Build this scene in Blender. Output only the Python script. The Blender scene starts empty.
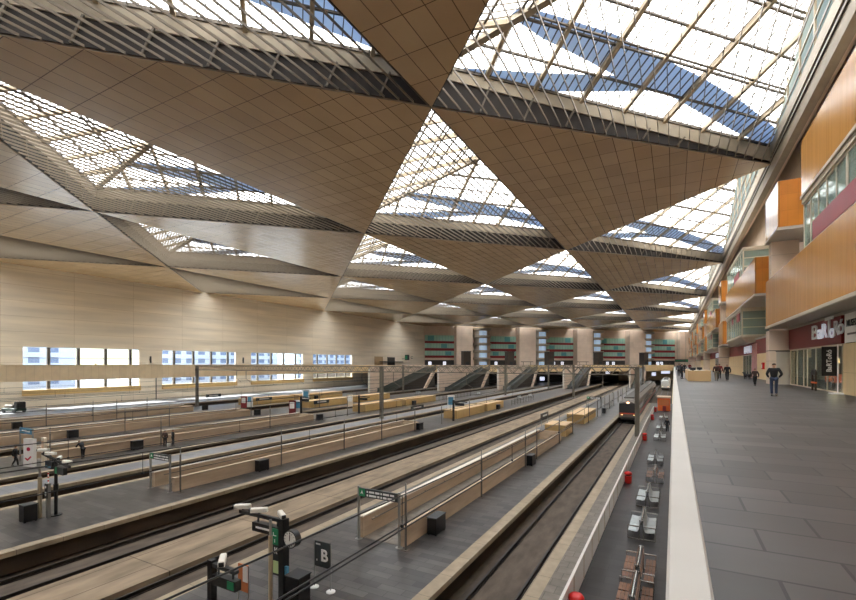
import bpy, bmesh, math, random
from mathutils import Vector, Matrix
random.seed(7)
S = bpy.context.scene
COL = S.collection
PI = math.pi

# ------------------------------------------------------------------ camera frame
F = 450.0; VX = 674.0; HY = 363.5; CZ = 8.5
TH = math.atan((VX - 428) / F); sn, cs = math.sin(TH), math.cos(TH)
def at(px, py, z=0.0):                       # ground point seen at a pixel of the photograph
    v = (HY - py) / F; D = (z - CZ) / v; u = (px - 428) / F
    return D * (-sn + u * cs), D * (cs + u * sn)
def on_x(px, X):                             # Y along a wall parallel to the tracks
    u = (px - 428) / F; D = X / (-sn + u * cs)
    return D * (cs + u * sn)
def on_far(px, K):                           # point on an oblique wall  Y - X = K
    u = (px - 428) / F; D = K / ((cs + u * sn) - (-sn + u * cs))
    return D * (-sn + u * cs), D * (cs + u * sn)

cam = bpy.data.cameras.new('camera'); camo = bpy.data.objects.new('camera', cam); COL.objects.link(camo)
camo.location = (0, 0, CZ); camo.rotation_euler = (PI / 2, 0, TH)
cam.sensor_width = 36; cam.lens = F / 856 * 36; cam.shift_y = (HY - 300) / 856
cam.clip_start = 0.1; cam.clip_end = 2000
S.camera = camo
S.view_settings.view_transform = 'Standard'; S.view_settings.look = 'None'
S.view_settings.gamma = 1; S.view_settings.use_curve_mapping = False
S.view_settings.exposure = -0.25

# ------------------------------------------------------------------ materials
def lin(c):
    return tuple((x / 12.92 if x <= .04045 else ((x + .055) / 1.055) ** 2.4) for x in [v / 255 for v in c])
MATS = {}
def mat(name, rgb, rough=.6, metal=0, spec=.5, emit=None, es=0, noise=0, nscale=4, stretch=(1, 1, 1), bump=0):
    m = bpy.data.materials.new(name); m.use_nodes = True
    nt = m.node_tree; b = nt.nodes['Principled BSDF']
    c = lin(rgb)
    b.inputs['Base Color'].default_value = (*c, 1); b.inputs['Roughness'].default_value = rough
    b.inputs['Metallic'].default_value = metal; b.inputs['Specular IOR Level'].default_value = spec
    if emit:
        b.inputs['Emission Color'].default_value = (*lin(emit), 1); b.inputs['Emission Strength'].default_value = es
    if noise:
        tc = nt.nodes.new('ShaderNodeTexCoord'); mp = nt.nodes.new('ShaderNodeMapping'); mp.inputs['Scale'].default_value = stretch
        n = nt.nodes.new('ShaderNodeTexNoise'); n.inputs['Scale'].default_value = nscale; n.inputs['Detail'].default_value = 5
        r = nt.nodes.new('ShaderNodeValToRGB')
        r.color_ramp.elements[0].position = .3; r.color_ramp.elements[1].position = .7
        r.color_ramp.elements[0].color = (*[x * (1 - noise) for x in c], 1)
        r.color_ramp.elements[1].color = (*[min(1, x * (1 + noise)) for x in c], 1)
        nt.links.new(tc.outputs['Object'], mp.inputs['Vector']); nt.links.new(mp.outputs[0], n.inputs['Vector'])
        nt.links.new(n.outputs['Fac'], r.inputs[0]); nt.links.new(r.outputs[0], b.inputs['Base Color'])
        if bump:
            bp = nt.nodes.new('ShaderNodeBump'); bp.inputs['Strength'].default_value = bump; bp.inputs['Distance'].default_value = .02
            nt.links.new(n.outputs['Fac'], bp.inputs['Height']); nt.links.new(bp.outputs[0], b.inputs['Normal'])
    MATS[name] = m
    return m
def tile(name, c1, c2, mortar, u, v, w, h, ms=.02, rough=.5, offset=0.5, spec=.5, noise=.15, nscale=.6, stretch=(1, 1, 1), rvar=0):
    """slabs or boards: brick pattern laid along two object axes, with broad wear"""
    m = bpy.data.materials.new(name); m.use_nodes = True
    nt = m.node_tree; b = nt.nodes['Principled BSDF']; N = nt.nodes.new; L = nt.links.new
    tc = N('ShaderNodeTexCoord'); sp = N('ShaderNodeSeparateXYZ'); cb = N('ShaderNodeCombineXYZ')
    L(tc.outputs['Object'], sp.inputs[0]); L(sp.outputs[u], cb.inputs[0]); L(sp.outputs[v], cb.inputs[1])
    br = N('ShaderNodeTexBrick'); br.offset = offset
    br.inputs['Color1'].default_value = (*lin(c1), 1); br.inputs['Color2'].default_value = (*lin(c2), 1)
    br.inputs['Mortar'].default_value = (*lin(mortar), 1); br.inputs['Scale'].default_value = 1
    br.inputs['Mortar Size'].default_value = ms; br.inputs['Mortar Smooth'].default_value = .1
    br.inputs['Brick Width'].default_value = w; br.inputs['Row Height'].default_value = h
    L(cb.outputs[0], br.inputs['Vector'])
    mp = N('ShaderNodeMapping'); mp.inputs['Scale'].default_value = stretch
    n = N('ShaderNodeTexNoise'); n.inputs['Scale'].default_value = nscale; n.inputs['Detail'].default_value = 6
    L(tc.outputs['Object'], mp.inputs[0]); L(mp.outputs[0], n.inputs['Vector'])
    mr = N('ShaderNodeMapRange'); mr.inputs['From Min'].default_value = .3; mr.inputs['From Max'].default_value = .7
    mr.inputs['To Min'].default_value = 1 - noise; mr.inputs['To Max'].default_value = 1 + noise
    L(n.outputs['Fac'], mr.inputs['Value'])
    mx = N('ShaderNodeVectorMath'); mx.operation = 'SCALE'
    L(br.outputs['Color'], mx.inputs[0]); L(mr.outputs[0], mx.inputs['Scale']); L(mx.outputs[0], b.inputs['Base Color'])
    b.inputs['Roughness'].default_value = rough; b.inputs['Specular IOR Level'].default_value = spec
    if rvar:
        m2 = N('ShaderNodeMapRange'); m2.inputs['From Min'].default_value = .3; m2.inputs['From Max'].default_value = .7
        m2.inputs['To Min'].default_value = rough - rvar; m2.inputs['To Max'].default_value = rough + rvar
        L(n.outputs['Fac'], m2.inputs['Value']); L(m2.outputs[0], b.inputs['Roughness'])
    MATS[name] = m
    return m
def glass(name, rgb, transp=.8, rough=.05):
    m = bpy.data.materials.new(name); m.use_nodes = True
    nt = m.node_tree; nt.nodes.clear(); N = nt.nodes.new; L = nt.links.new
    o = N('ShaderNodeOutputMaterial'); mx = N('ShaderNodeMixShader'); t = N('ShaderNodeBsdfTransparent'); g = N('ShaderNodeBsdfPrincipled')
    t.inputs[0].default_value = (*lin(rgb), 1)
    g.inputs['Base Color'].default_value = (*lin(rgb), 1); g.inputs['Roughness'].default_value = rough
    mx.inputs[0].default_value = 1 - transp
    L(t.outputs[0], mx.inputs[1]); L(g.outputs[0], mx.inputs[2]); L(mx.outputs[0], o.inputs[0])
    MATS[name] = m
    return m
def diffuser(name, rgb):
    m = bpy.data.materials.new(name); m.use_nodes = True
    nt = m.node_tree; nt.nodes.clear(); N = nt.nodes.new; L = nt.links.new
    o = N('ShaderNodeOutputMaterial'); t = N('ShaderNodeBsdfTranslucent'); t.inputs[0].default_value = (*lin(rgb), 1)
    L(t.outputs[0], o.inputs[0]); MATS[name] = m
    return m

tile('ceiling tile', (197, 168, 128), (186, 157, 118), (100, 78, 54), 1, 0, 2.72, 1.36, .03, .27, 0, .5, .06, .3)
mat('recess shade brown', (36, 27, 20), .8, noise=.2, nscale=1)
mat('beam beige', (156, 142, 120), .6, noise=.08, nscale=1)
mat('louvre steel', (126, 113, 94), .5)
mat('mullion beige', (176, 158, 130), .5)
mat('mullion dark', (92, 80, 64), .5)
diffuser('frosted roof glass', (236, 240, 246)); diffuser('gable glass', (168, 176, 164))
mat('roof deck', (200, 195, 185), .8)
tile('board marked concrete', (244, 231, 209), (236, 223, 200), (204, 186, 158), 1, 2, 11.5, 2.9, .025, .75, 0, .3, .12, .5, (1, .12, 1.6))
tile('pale concrete', (226, 205, 184), (219, 198, 177), (198, 177, 156), 0, 2, 6, 2.9, .02, .75, 0, .3, .06, .4)
mat('ramp concrete', (184, 162, 136), .7, noise=.16, nscale=1.2, stretch=(1, .25, 2))
mat('white coping', (226, 218, 204), .6, noise=.05, nscale=2)
tile('platform slate', (80, 77, 75), (46, 45, 44), (34, 33, 32), 0, 1, 1.1, .4, .012, .33, .5, .4, .28, 1.1, (.6, 1, 1))
tile('window lit slate', (150, 152, 156), (138, 140, 144), (110, 112, 116), 0, 1, 1.6, .8, .012, .4, .5, .5, .12, .8)  # floor tone lifted to paint in the bright light by the windows
tile('mid slate', (120, 122, 126), (108, 110, 114), (86, 88, 92), 0, 1, 1.6, .8, .012, .42, .5, .4, .12, .8)
tile('bench slate', (58, 56, 56), (44, 42, 43), (34, 32, 32), 0, 1, 1.2, .6, .01, .42, .5, .35, .15, 1.0)
tile('grey paving', (116, 108, 98), (104, 97, 88), (82, 76, 68), 0, 1, .6, .6, .012, .6, .5, .4, .18, 2.5)
tile('gallery slate', (80, 76, 73), (52, 49, 47), (20, 19, 18), 0, 1, 1.25, .63, .015, .42, .42, .38, .2, .9, (.5, 1, 1))
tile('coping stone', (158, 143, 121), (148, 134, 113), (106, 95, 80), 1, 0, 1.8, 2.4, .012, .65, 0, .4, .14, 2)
mat('platform side', (68, 56, 43), .85, noise=.3, nscale=1.2, stretch=(1, .3, 1))  # darkened to put the shadow below the coping into the colour
tile('slab concrete', (142, 125, 104), (132, 116, 96), (88, 74, 60), 1, 0, 6.0, 1.6, .025, .75, 0, .3, .3, .9, (1.5, .5, 1))
mat('track bed', (84, 72, 58), .9, noise=.3, nscale=3, stretch=(1, .4, 1))
mat('track bed dark', (84, 73, 62), .85, noise=.35, nscale=2.5, stretch=(1, .3, 1))
mat('rail steel', (44, 38, 34), .5, .3)
mat('white stone', (206, 202, 194), .5, noise=.03, nscale=1.5)
mat('white panel', (240, 238, 232), .5)
tile('orange veneer', (214, 156, 86), (204, 146, 78), (176, 118, 58), 1, 2, .42, 9.0, .008, .2, 0, .5, .08, 1.2, (1, 4, .3))
tile('orange veneer end', (206, 130, 44), (198, 122, 40), (170, 102, 34), 0, 2, .6, 1.2, .006, .4, 0, .4, .08, 1.2)
tile('pale veneer', (236, 208, 158), (228, 200, 150), (192, 164, 118), 1, 2, 1.2, 4.0, .012, .45, 0, .4, .06, 1)
tile('bridge veneer', (250, 230, 194), (244, 223, 186), (206, 180, 140), 1, 2, 1.2, 12.0, .012, .5, 0, .4, .05, 1)
tile('box veneer', (212, 178, 118), (204, 170, 112), (170, 140, 92), 1, 2, 2.4, 2.4, .01, .5, 0, .4, .06, 1)
mat('soffit grey', (190, 182, 170), .7)
mat('soffit edge', (208, 196, 174), .6)
mat('red fascia', (128, 38, 34), .5)
mat('red band', (134, 34, 38), .6)
mat('red panel', (150, 30, 44), .4, noise=.1, nscale=1)
mat('pink panel', (190, 130, 126), .5, noise=.25, nscale=2)
mat('bin red', (196, 30, 26), .35)
mat('black', (22, 22, 23), .45)
mat('charcoal', (40, 42, 44), .5)
mat('dark sign', (52, 58, 58), .4)
mat('sign green', (30, 128, 84), .5)
mat('sign blue', (78, 142, 176), .5)
mat('white', (236, 236, 234), .5)
mat('white glow', (240, 244, 255), .5, emit=(230, 238, 255), es=.35)
mat('galvanised', (150, 150, 146), .4, .6)
mat('post grey', (104, 98, 90), .5, .2)
mat('post beige', (160, 146, 122), .5)
mat('portal steel', (122, 116, 104), .5, .2)
mat('camera white', (220, 216, 206), .4)
mat('pale green', (176, 196, 140), .6)
mat('poster orange', (188, 110, 62), .6)
mat('logo red', (186, 40, 78), .6)
mat('clock face', (232, 232, 226), .4)
mat('seat metal', (176, 184, 184), .35, .35)
mat('seat wood', (122, 86, 64), .5, noise=.2, nscale=6)
mat('chrome', (190, 190, 186), .25, .8)
mat('teal glass', (168, 212, 196), .35, noise=.1, nscale=.25)
mat('teal glass deep', (96, 168, 172), .35)
mat('balcony concrete', (176, 164, 146), .7)
mat('glowing balcony glass', (176, 206, 232), .2, emit=(190, 214, 245), es=.5)  # bluish glow put into the glass for the lit windows
mat('lift brown', (62, 52, 44), .5)
mat('escalator green', (72, 80, 72), .35)
mat('escalator steel', (96, 100, 96), .4, .4)
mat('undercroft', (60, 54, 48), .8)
mat('lamp white', (255, 250, 240), .5, emit=(225, 232, 255), es=1.2)
mat('lamp warm', (255, 220, 170), .5, emit=(255, 196, 130), es=4)
mat('head lamp', (255, 220, 190), .5, emit=(255, 190, 150), es=4)
mat('train grey', (112, 106, 98), .4)
mat('train dark', (46, 46, 48), .35)
mat('train roof', (84, 80, 75), .6)
mat('train white', (214, 214, 210), .35)
mat('train glass', (22, 26, 30), .1)
mat('train stripe', (190, 70, 50), .4)
mat('kiosk orange', (214, 100, 44), .5)
mat('kiosk roof', (206, 178, 150), .6)
mat('counter wood', (214, 180, 132), .5)
mat('counter top', (222, 210, 190), .5)
mat('skin', (196, 148, 120), .6)
mat('hair dark', (34, 26, 22), .7)
mat('hair grey', (140, 134, 128), .7)
mat('jacket black', (24, 24, 27), .7)
mat('jacket brown', (66, 46, 40), .7)
mat('jacket red', (120, 34, 36), .7)
mat('jacket grey', (84, 84, 88), .7)
mat('denim', (54, 66, 92), .75)
mat('trousers black', (30, 30, 32), .75)
mat('trousers khaki', (118, 108, 92), .75)
mat('shoe', (24, 22, 22), .5)
mat('bag', (206, 204, 198), .6)
mat('cart green', (34, 54, 46), .5)
mat('ground outside', (208, 212, 218), .9)
mat('facade outside', (176, 188, 204), .8)
mat('facade glass', (70, 96, 134), .3)
mat('tree outside', (150, 170, 160), .9, noise=.3, nscale=2)
glass('clear glass', (246, 250, 252), .92, .02)
glass('shop glass', (222, 232, 228), .86, .03)
glass('bay glass', (220, 234, 226), .68, .04)
M = MATS

# ------------------------------------------------------------------ mesh builder
class MB:
    def __init__(s): s.v = []; s.f = []; s.m = []; s.k = 0; s.sm = []
    def add(s, vs, fs, smooth=False):
        o = len(s.v); s.v += [tuple(p) for p in vs]
        for f in fs: s.f.append([i + o for i in f]); s.m.append(s.k); s.sm.append(smooth)
        return s
    def box(s, x0, x1, y0, y1, z0, z1):
        vs = [(x, y, z) for z in (z0, z1) for y in (y0, y1) for x in (x0, x1)]
        return s.add(vs, [(0, 2, 3, 1), (4, 5, 7, 6), (0, 1, 5, 4), (2, 6, 7, 3), (0, 4, 6, 2), (1, 3, 7, 5)])
    def bevbox(s, x0, x1, y0, y1, z0, z1, b):
        pl = [(x0 + b, y0), (x1 - b, y0), (x1, y0 + b), (x1, y1 - b), (x1 - b, y1), (x0 + b, y1), (x0, y1 - b), (x0, y0 + b)]
        ins = [(min(max(x, x0 + b), x1 - b), min(max(y, y0 + b), y1 - b)) for x, y in pl]
        rings = [[(x, y, z0) for x, y in pl], [(x, y, z1 - b) for x, y in pl], [(x, y, z1) for x, y in ins]]
        return s.loft(rings)
    def loft(s, rings, cap=True, smooth=False, closed=True):
        n = len(rings[0]); vs = [p for r in rings for p in r]; fs = []
        for i in range(len(rings) - 1):
            for j in range(n if closed else n - 1):
                a = i * n + j; b = i * n + (j + 1) % n
                fs.append((a, b, b + n, a + n))
        s.add(vs, fs, smooth)
        if cap:
            s.add(rings[0], [tuple(range(n))[::-1]]); s.add(rings[-1], [tuple(range(n))])
        return s
    def prism(s, poly, z0, z1):
        return s.loft([[(x, y, z0) for x, y in poly], [(x, y, z1) for x, y in poly]])
    def tube(s, pts, r, n=6, cap=True, smooth=True):
        pts = [Vector(p) for p in pts]; rings = []
        rs = r if isinstance(r, (list, tuple)) else [r] * len(pts)
        for i, p in enumerate(pts):
            d = (pts[min(i + 1, len(pts) - 1)] - pts[max(i - 1, 0)]).normalized()
            up = Vector((0, 0, 1)) if abs(d.z) < .95 else Vector((0, 1, 0))
            a = d.cross(up).normalized(); b = d.cross(a).normalized()
            rings.append([p + (a * math.cos(2 * PI * k / n) + b * math.sin(2 * PI * k / n)) * rs[i] for k in range(n)])
        return s.loft(rings, cap, smooth and n > 4)
    def bar(s, p0, p1, w, h):                 # rectangular bar between two points
        p0, p1 = Vector(p0), Vector(p1); d = (p1 - p0).normalized()
        up = Vector((0, 0, 1)) if abs(d.z) < .95 else Vector((0, 1, 0))
        a = d.cross(up).normalized() * w / 2; b = a.cross(d).normalized() * h / 2
        return s.loft([[p + a + b, p - a + b, p - a - b, p + a - b] for p in (p0, p1)])
    def cyl(s, x, y, z0, z1, r, n=12, r2=None):
        r2 = r if r2 is None else r2
        return s.loft([[(x + q * math.cos(2 * PI * k / n), y + q * math.sin(2 * PI * k / n), z) for k in range(n)] for z, q in ((z0, r), (z1, r2))], True, n > 6)
    def lathe(s, prof, n=16, x=0, y=0):
        return s.loft([[(x + q * math.cos(2 * PI * k / n), y + q * math.sin(2 * PI * k / n), z) for k in range(n)] for q, z in prof], True, True)
    def quad(s, *p): return s.add(p, [tuple(range(len(p)))])
    def build(s, name, mats, parent=None, **kw):
        me = bpy.data.meshes.new(name); me.from_pydata(s.v, [], s.f)
        ml = mats if isinstance(mats, (list, tuple)) else [mats]
        for q in ml: me.materials.append(M[q] if isinstance(q, str) else q)
        me.polygons.foreach_set('material_index', s.m); me.polygons.foreach_set('use_smooth', s.sm)
        bm = bmesh.new(); bm.from_mesh(me); bmesh.ops.recalc_face_normals(bm, faces=bm.faces); bm.to_mesh(me); bm.free()
        o = bpy.data.objects.new(name, me); COL.objects.link(o)
        if parent: o.parent = parent
        for k, v in kw.items(): o[k] = v
        return o
def box(*a): return MB().box(*a)
def thing(name, label, cat, loc=(0, 0, 0), rz=0, group=None):
    o = bpy.data.objects.new(name, None); COL.objects.link(o); o.empty_display_size = .2
    o.location = loc; o.rotation_euler = (0, 0, rz); o['label'] = label; o['category'] = cat
    if group: o['group'] = group
    return o
def tag(o, label, cat, group=None):
    o['label'] = label; o['category'] = cat
    if group: o['group'] = group
    return o
def struct(o): o['kind'] = 'structure'; return o
def dup(root, loc, rz=None, label=None, group=None):
    r = root.copy(); COL.objects.link(r); r.location = loc
    if rz is not None: r.rotation_euler = (0, 0, rz)
    if label: r['label'] = label
    if group: r['group'] = group
    def rec(src, dst):
        for ch in list(src.children):
            c = ch.copy(); COL.objects.link(c); c.parent = dst; rec(ch, c)
    rec(root, r)
    return r
def text_mb(txt, size, extrude=.02, bold=0.0):
    cu = bpy.data.curves.new('lettering', 'FONT'); cu.body = txt; cu.size = size; cu.extrude = extrude; cu.offset = bold
    cu.align_x = 'CENTER'; cu.align_y = 'CENTER'
    o = bpy.data.objects.new('lettering', cu); COL.objects.link(o)
    bpy.context.view_layer.update()
    me = bpy.data.meshes.new_from_object(o.evaluated_get(bpy.context.evaluated_depsgraph_get()))
    bpy.data.objects.remove(o)
    return me
def letters(txt, size, m, parent, loc, rot, name='lettering', extrude=.02, bold=0.0, scale=(1, 1, 1)):
    me = text_mb(txt, size, extrude, bold); me.materials.clear(); me.materials.append(M[m])
    o = bpy.data.objects.new(name, me); COL.objects.link(o); o.parent = parent; o.location = loc; o.rotation_euler = rot; o.scale = scale
    return o

# ------------------------------------------------------------------ daylight
w = bpy.data.worlds.new('world'); S.world = w; w.use_nodes = True
nt = w.node_tree; bg = nt.nodes['Background']
sky = nt.nodes.new('ShaderNodeTexSky'); sky.sky_type = 'NISHITA'; sky.sun_disc = False
sky.sun_elevation = math.radians(42); sky.sun_rotation = math.radians(110); sky.air_density = 1.0; sky.dust_density = .2; sky.ozone_density = 1.5
nt.links.new(sky.outputs[0], bg.inputs[0]); bg.inputs[1].default_value = SKY_STRENGTH = .30
SUN_DIR = Vector((-.60, -.22, .72)).normalized()
sl = bpy.data.lights.new('sun', 'SUN'); sl.energy = 42.0; sl.color = (1, .96, .89); sl.angle = math.radians(.6)
so = bpy.data.objects.new('sun', sl); COL.objects.link(so); so.location = (60, -40, 80)
so.rotation_euler = SUN_DIR.to_track_quat('Z', 'Y').to_euler()

# ------------------------------------------------------------------ roof: triangles of ceiling and skylight
P = 23.2; X0 = 7.9; Y0 = 28.5; ZC = 26.9; EI = 1.2
R2 = math.sqrt(2)
XL = -107.5; YN = -22.0
def far_y(x): return x + 300.0
A0 = Vector((.1, 0)); B1 = Vector((P - .06, P - .16)); C1 = Vector((P - .06, -(P - .16)))
# two roof types: over the gallery the eaves fall towards the wall, elsewhere they are level
PROF = {'edge': ((2.15, .15), (3.0, 1.5), .22), 'inner': ((1.75, 1.7), (2.95, 2.9), .25)}
def build_skylight(kind):
    (b0, b1), (t0, t1), mh = PROF[kind]
    root = bpy.data.objects.new('window_1', None); COL.objects.link(root); root['kind'] = 'structure'
    Ln = (B1 - A0).length
    def zb(b): return b0 + (b1 - b0) * b / Ln
    def zt(b): return t0 + (t1 - t0) * b / Ln
    gB = (t1 - t0) / Ln; gC = mh * R2 - gB      # slopes of the glass along and across the eave
    I = [A0, C1, B1]
    dk = MB(); fa = MB()
    def wallstrip(m, a, b, za, zb_, inset, th):
        d = (b - a).normalized(); nn = Vector((-d.y, d.x))
        if nn.dot(Vector((P * .7, 0)) - a) < 0: nn = -nn
        o = nn * inset; q = nn * (inset + th)
        m.loft([[(a.x + o.x, a.y + o.y, za[0]), (b.x + o.x, b.y + o.y, zb_[0]), (b.x + o.x, b.y + o.y, zb_[1]), (a.x + o.x, a.y + o.y, za[1])],
                [(a.x + q.x, a.y + q.y, za[0]), (b.x + q.x, b.y + q.y, zb_[0]), (b.x + q.x, b.y + q.y, zb_[1]), (a.x + q.x, a.y + q.y, za[1])]])
        return nn
    for E in (B1, C1):
        nn = wallstrip(dk, A0, E, (.1, t0), (.1, t1), .0, .05)
        wallstrip(fa, A0, E, (b0, t0), (b1, t1), .05, .12)
        fa.k = 1; wallstrip(fa, A0, E, (t0 - .1, t0 + .16), (t1 - .1, t1 + .16), .05, .22); fa.k = 1
        for j in range(1, 9):
            b = Ln * j / 9; p = A0 + (E - A0) * j / 9; e = (E - A0).normalized()
            if zb(b) > .5:
                fa.bar((p.x + nn.x * .1, p.y + nn.y * .1, .15), (p.x + e.x * .7 + nn.x * .22, p.y + e.y * .7 + nn.y * .22, zb(b) + .1), .13, .13)
        fa.k = 0
    wallstrip(dk, B1, C1, (.1, t1), (.1, t1), .0, .05)
    wallstrip(fa, B1, C1, (max(b1, .5), t1), (max(b1, .5), t1), .05, .1)
    dk.build('recess_shade', 'recess shade brown', root)  # flat dark wall, its colour gives the shade of an open recess
    fa.build('fascia', ['beam beige', 'mullion dark', 'mullion beige'], root)
    zp = t0 + mh * (P - .16)
    a3, b3, c3, pk = (A0.x, 0, t0), (B1.x, B1.y, t1), (C1.x, C1.y, t1), (P - .06, 0, zp)
    g = MB(); g.quad(b3, c3, pk); g.build('gable_glazing', 'gable glass', root)
    g = MB(); g.quad(a3, b3, pk); g.quad(a3, pk, c3)
    g.build('glazing', 'frosted roof glass', root)
    bars = MB(); pur = MB(); thin = MB()
    for sgn, E in ((1, B1), (-1, C1)):
        ed = (E - A0).normalized(); up = Vector((ed.y, -ed.x)) * sgn
        def pt(b, c, dz=0):
            q = A0 + ed * b + up * c
            return (q.x, q.y, t0 + gB * b + gC * c + dz)
        def cmax(b): return min(b, Ln - b)     # hip on one side, gable on the other
        for j in range(1, 8):
            b = j * 4.06
            bars.bar(pt(b, -.0, -.16), pt(b, cmax(b), -.2), .28, .36)
        nb = 52
        for j in range(1, nb):
            b = j * Ln / nb
            if cmax(b) > .3: thin.bar(pt(b, 0, -.05), pt(b, cmax(b), -.05), .065, .08)
        c = 2.2; i = 0
        while c < Ln / 2 - .4:
            pur.bar(pt(c, c, -.12), pt(Ln - c, c, -.12), .16, .14)
            if i % 2: pur.bar(pt(c + .42, c + .42, -.3), pt(Ln - c - .42, c + .42, -.3), .14, .1)
            c += 2.2; i += 1
    MB().bar((A0.x, 0, t0 - .15), (pk[0], 0, zp - .35), .55, .5).build('hip_rafter', 'beam beige', root)
    gb = MB()
    for j in range(1, 12):
        y = C1.y + (B1.y - C1.y) * j / 12; h = (zp - t1) * (1 - abs(y) / B1.y)
        gb.bar((P - .18, y, t1), (P - .18, y, t1 + h), .12, .16)
    for zz in (1.6, 3.2):
        q = B1.y * (1 - zz / (zp - t1)); gb.bar((P - .18, -q, t1 + zz), (P - .18, q, t1 + zz), .1, .12)
    gb.build('gable_frame', 'mullion beige', root)
    bars.build('rafters', 'mullion beige', root); pur.build('purlins', 'mullion dark', root); thin.build('glazing_bars', 'mullion dark', root)
    lv = MB(); n = 31
    for j in range(1, n + 1):
        x = P * (j + .2) / (n + .4)
        lv.box(x - .025, x + .025, -x + .1, x - .1, .06, .22)
    lv.build('louvre_screen', 'louvre steel', root)
    return root
def build_panel():
    T = [(0, 0), (P, P), (0, 2 * P)]
    m = MB(); m.add([(x, y, 0) for x, y in T], [(0, 1, 2)])
    m.k = 1; m.add([(x, y, z) for z in (0, .12) for x, y in T], [(0, 1, 4, 3), (1, 2, 5, 4), (2, 0, 3, 5)])
    m.k = 2; m.add([(x, y, z) for z in (.12, 2.85) for x, y in T], [(0, 1, 4, 3), (1, 2, 5, 4), (2, 0, 3, 5), (3, 4, 5)])
    o = m.build('ceiling', ['ceiling tile', 'beam beige', 'recess shade brown']); o['kind'] = 'structure'
    return o
sk0 = {'edge': build_skylight('edge'), 'inner': build_skylight('inner')}; used = {'edge': False, 'inner': False}; pn0 = build_panel()
first = [True, True]; nwin = 1; SKY_POS = []
for k in range(5):
    xl = X0 - P * (k + 1)
    for j in range(-3, 9):
        ya = Y0 + (P if k % 2 else 0) + 2 * P * j         # skylight apex
        if ya + P < YN - 6 or ya - P > far_y(xl + P) + 10: pass
        else:
            SKY_POS.append((xl, ya))
            kd = 'edge' if k == 0 else 'inner'
            if not used[kd]: used[kd] = True; r = sk0[kd]; r.location = (xl, ya, ZC)
            else: r = dup(sk0[kd], (xl, ya, ZC))
            r.name = 'window_%d' % nwin; nwin += 1
        if ya + 2 * P < YN - 6 or ya > far_y(xl + P) + 10: continue
        if first[1]: pn0.location = (xl, ya, ZC); first[1] = False
        else: dup(pn0, (xl, ya, ZC))
# steel arches that stand over the roof and shade the glass
def shade_arch(pos, idx):
    xl, ya = pos
    (b0, b1), (t0, t1), mh = PROF['edge' if xl > -20 else 'inner']
    Ln = (B1 - A0).length; gB = (t1 - t0) / Ln; gC = mh * R2 - gB
    m = MB()
    ed = Vector((1, 1)) / R2; up = Vector((1, -1)) / R2
    def gp(b, c, lift):
        q = Vector((xl, ya)) + ed * b + up * c
        return Vector((q.x, q.y, ZC + t0 + gB * b + gC * c)) + SUN_DIR * lift
    up_ = [(4.2, 4.6), (7.2, 4.25), (11.2, 3.95), (15.3, 3.35), (20, 2.95), (25, 2.1), (29, 1.3), (32, .8)]
    lo_ = [(2.4, .1), (5, .3), (9, .85), (13, 1.7), (17, 2.6)]
    m.tube([gp(b, c, 3.2) for b, c in up_], [.4, .85, 1.15, 1.25, 1.1, 1.1, .95, .7], 8); m.tube([gp(b, c, 3.2) for b, c in lo_], [.35, .6, .75, .7, .6], 8)
    o = m.build('trim_1', 'galvanised'); o['kind'] = 'structure'; o.name = 'trim_%d' % (idx + 1)
n = 0
for pos in SKY_POS:
    if pos[1] > -25 and pos[1] < 200: shade_arch(pos, n); n += 1

# ------------------------------------------------------------------ shell
WIN = [(-14.3, 6.5), (11.7, 32.5), (37.7, 58.8), (64.0, 84.7), (89.8, 110.6), (115.3, 136.4)]
WZ0, WZ1 = 3.43, 11.75
m = MB(); ys = [YN] + [v for a in WIN for v in a] + [193.0]
for i in range(0, len(ys), 2): m.box(XL - .6, XL, ys[i], ys[i + 1], -1.2, 27.4)
for a, b in WIN: m.box(XL - .6, XL, a, b, -1.2, WZ0); m.box(XL - .6, XL, a, b, WZ1, 27.4)
struct(m.build('wall_left', 'board marked concrete'))
for i, (a, b) in enumerate(WIN):
    r = bpy.data.objects.new('window_%d' % (nwin + 1 + i), None); COL.objects.link(r); r['kind'] = 'structure'; r.location = (XL - .3, a, WZ0)
    f = MB(); L = b - a; H = WZ1 - WZ0
    f.box(-.08, .08, 0, .1, 0, H); f.box(-.08, .08, L - .1, L, 0, H); f.box(-.08, .08, .1, L - .1, 0, .12); f.box(-.08, .08, .1, L - .1, H - .12, H)
    f.build('window_frame', 'white panel', r)
    mu = MB(); y = 41.76 + 5.05 * round((a - 41.76) / 5.05)
    while y < b:
        if a + .3 < y < b - .3: mu.box(-.2, .25, y - a - .26, y - a + .26, .12, H - .12)
        y += 5.05
    mu.build('mullion', 'post grey', r)
    th = MB(); th.box(-.04, .04, .1, L - .1, 6.1, 6.2); th.box(-.04, .04, .1, L - .1, 2.4, 2.5); th.build('transom', 'post grey', r)
    MB().box(-.015, .015, .1, L - .1, .12, H - .12).build('pane', 'clear glass', r)
    s = MB(); s.box(.3, .75, -.1, L + .1, -1.05, -.02); s.build('window_sill', 'box veneer', r)
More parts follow.
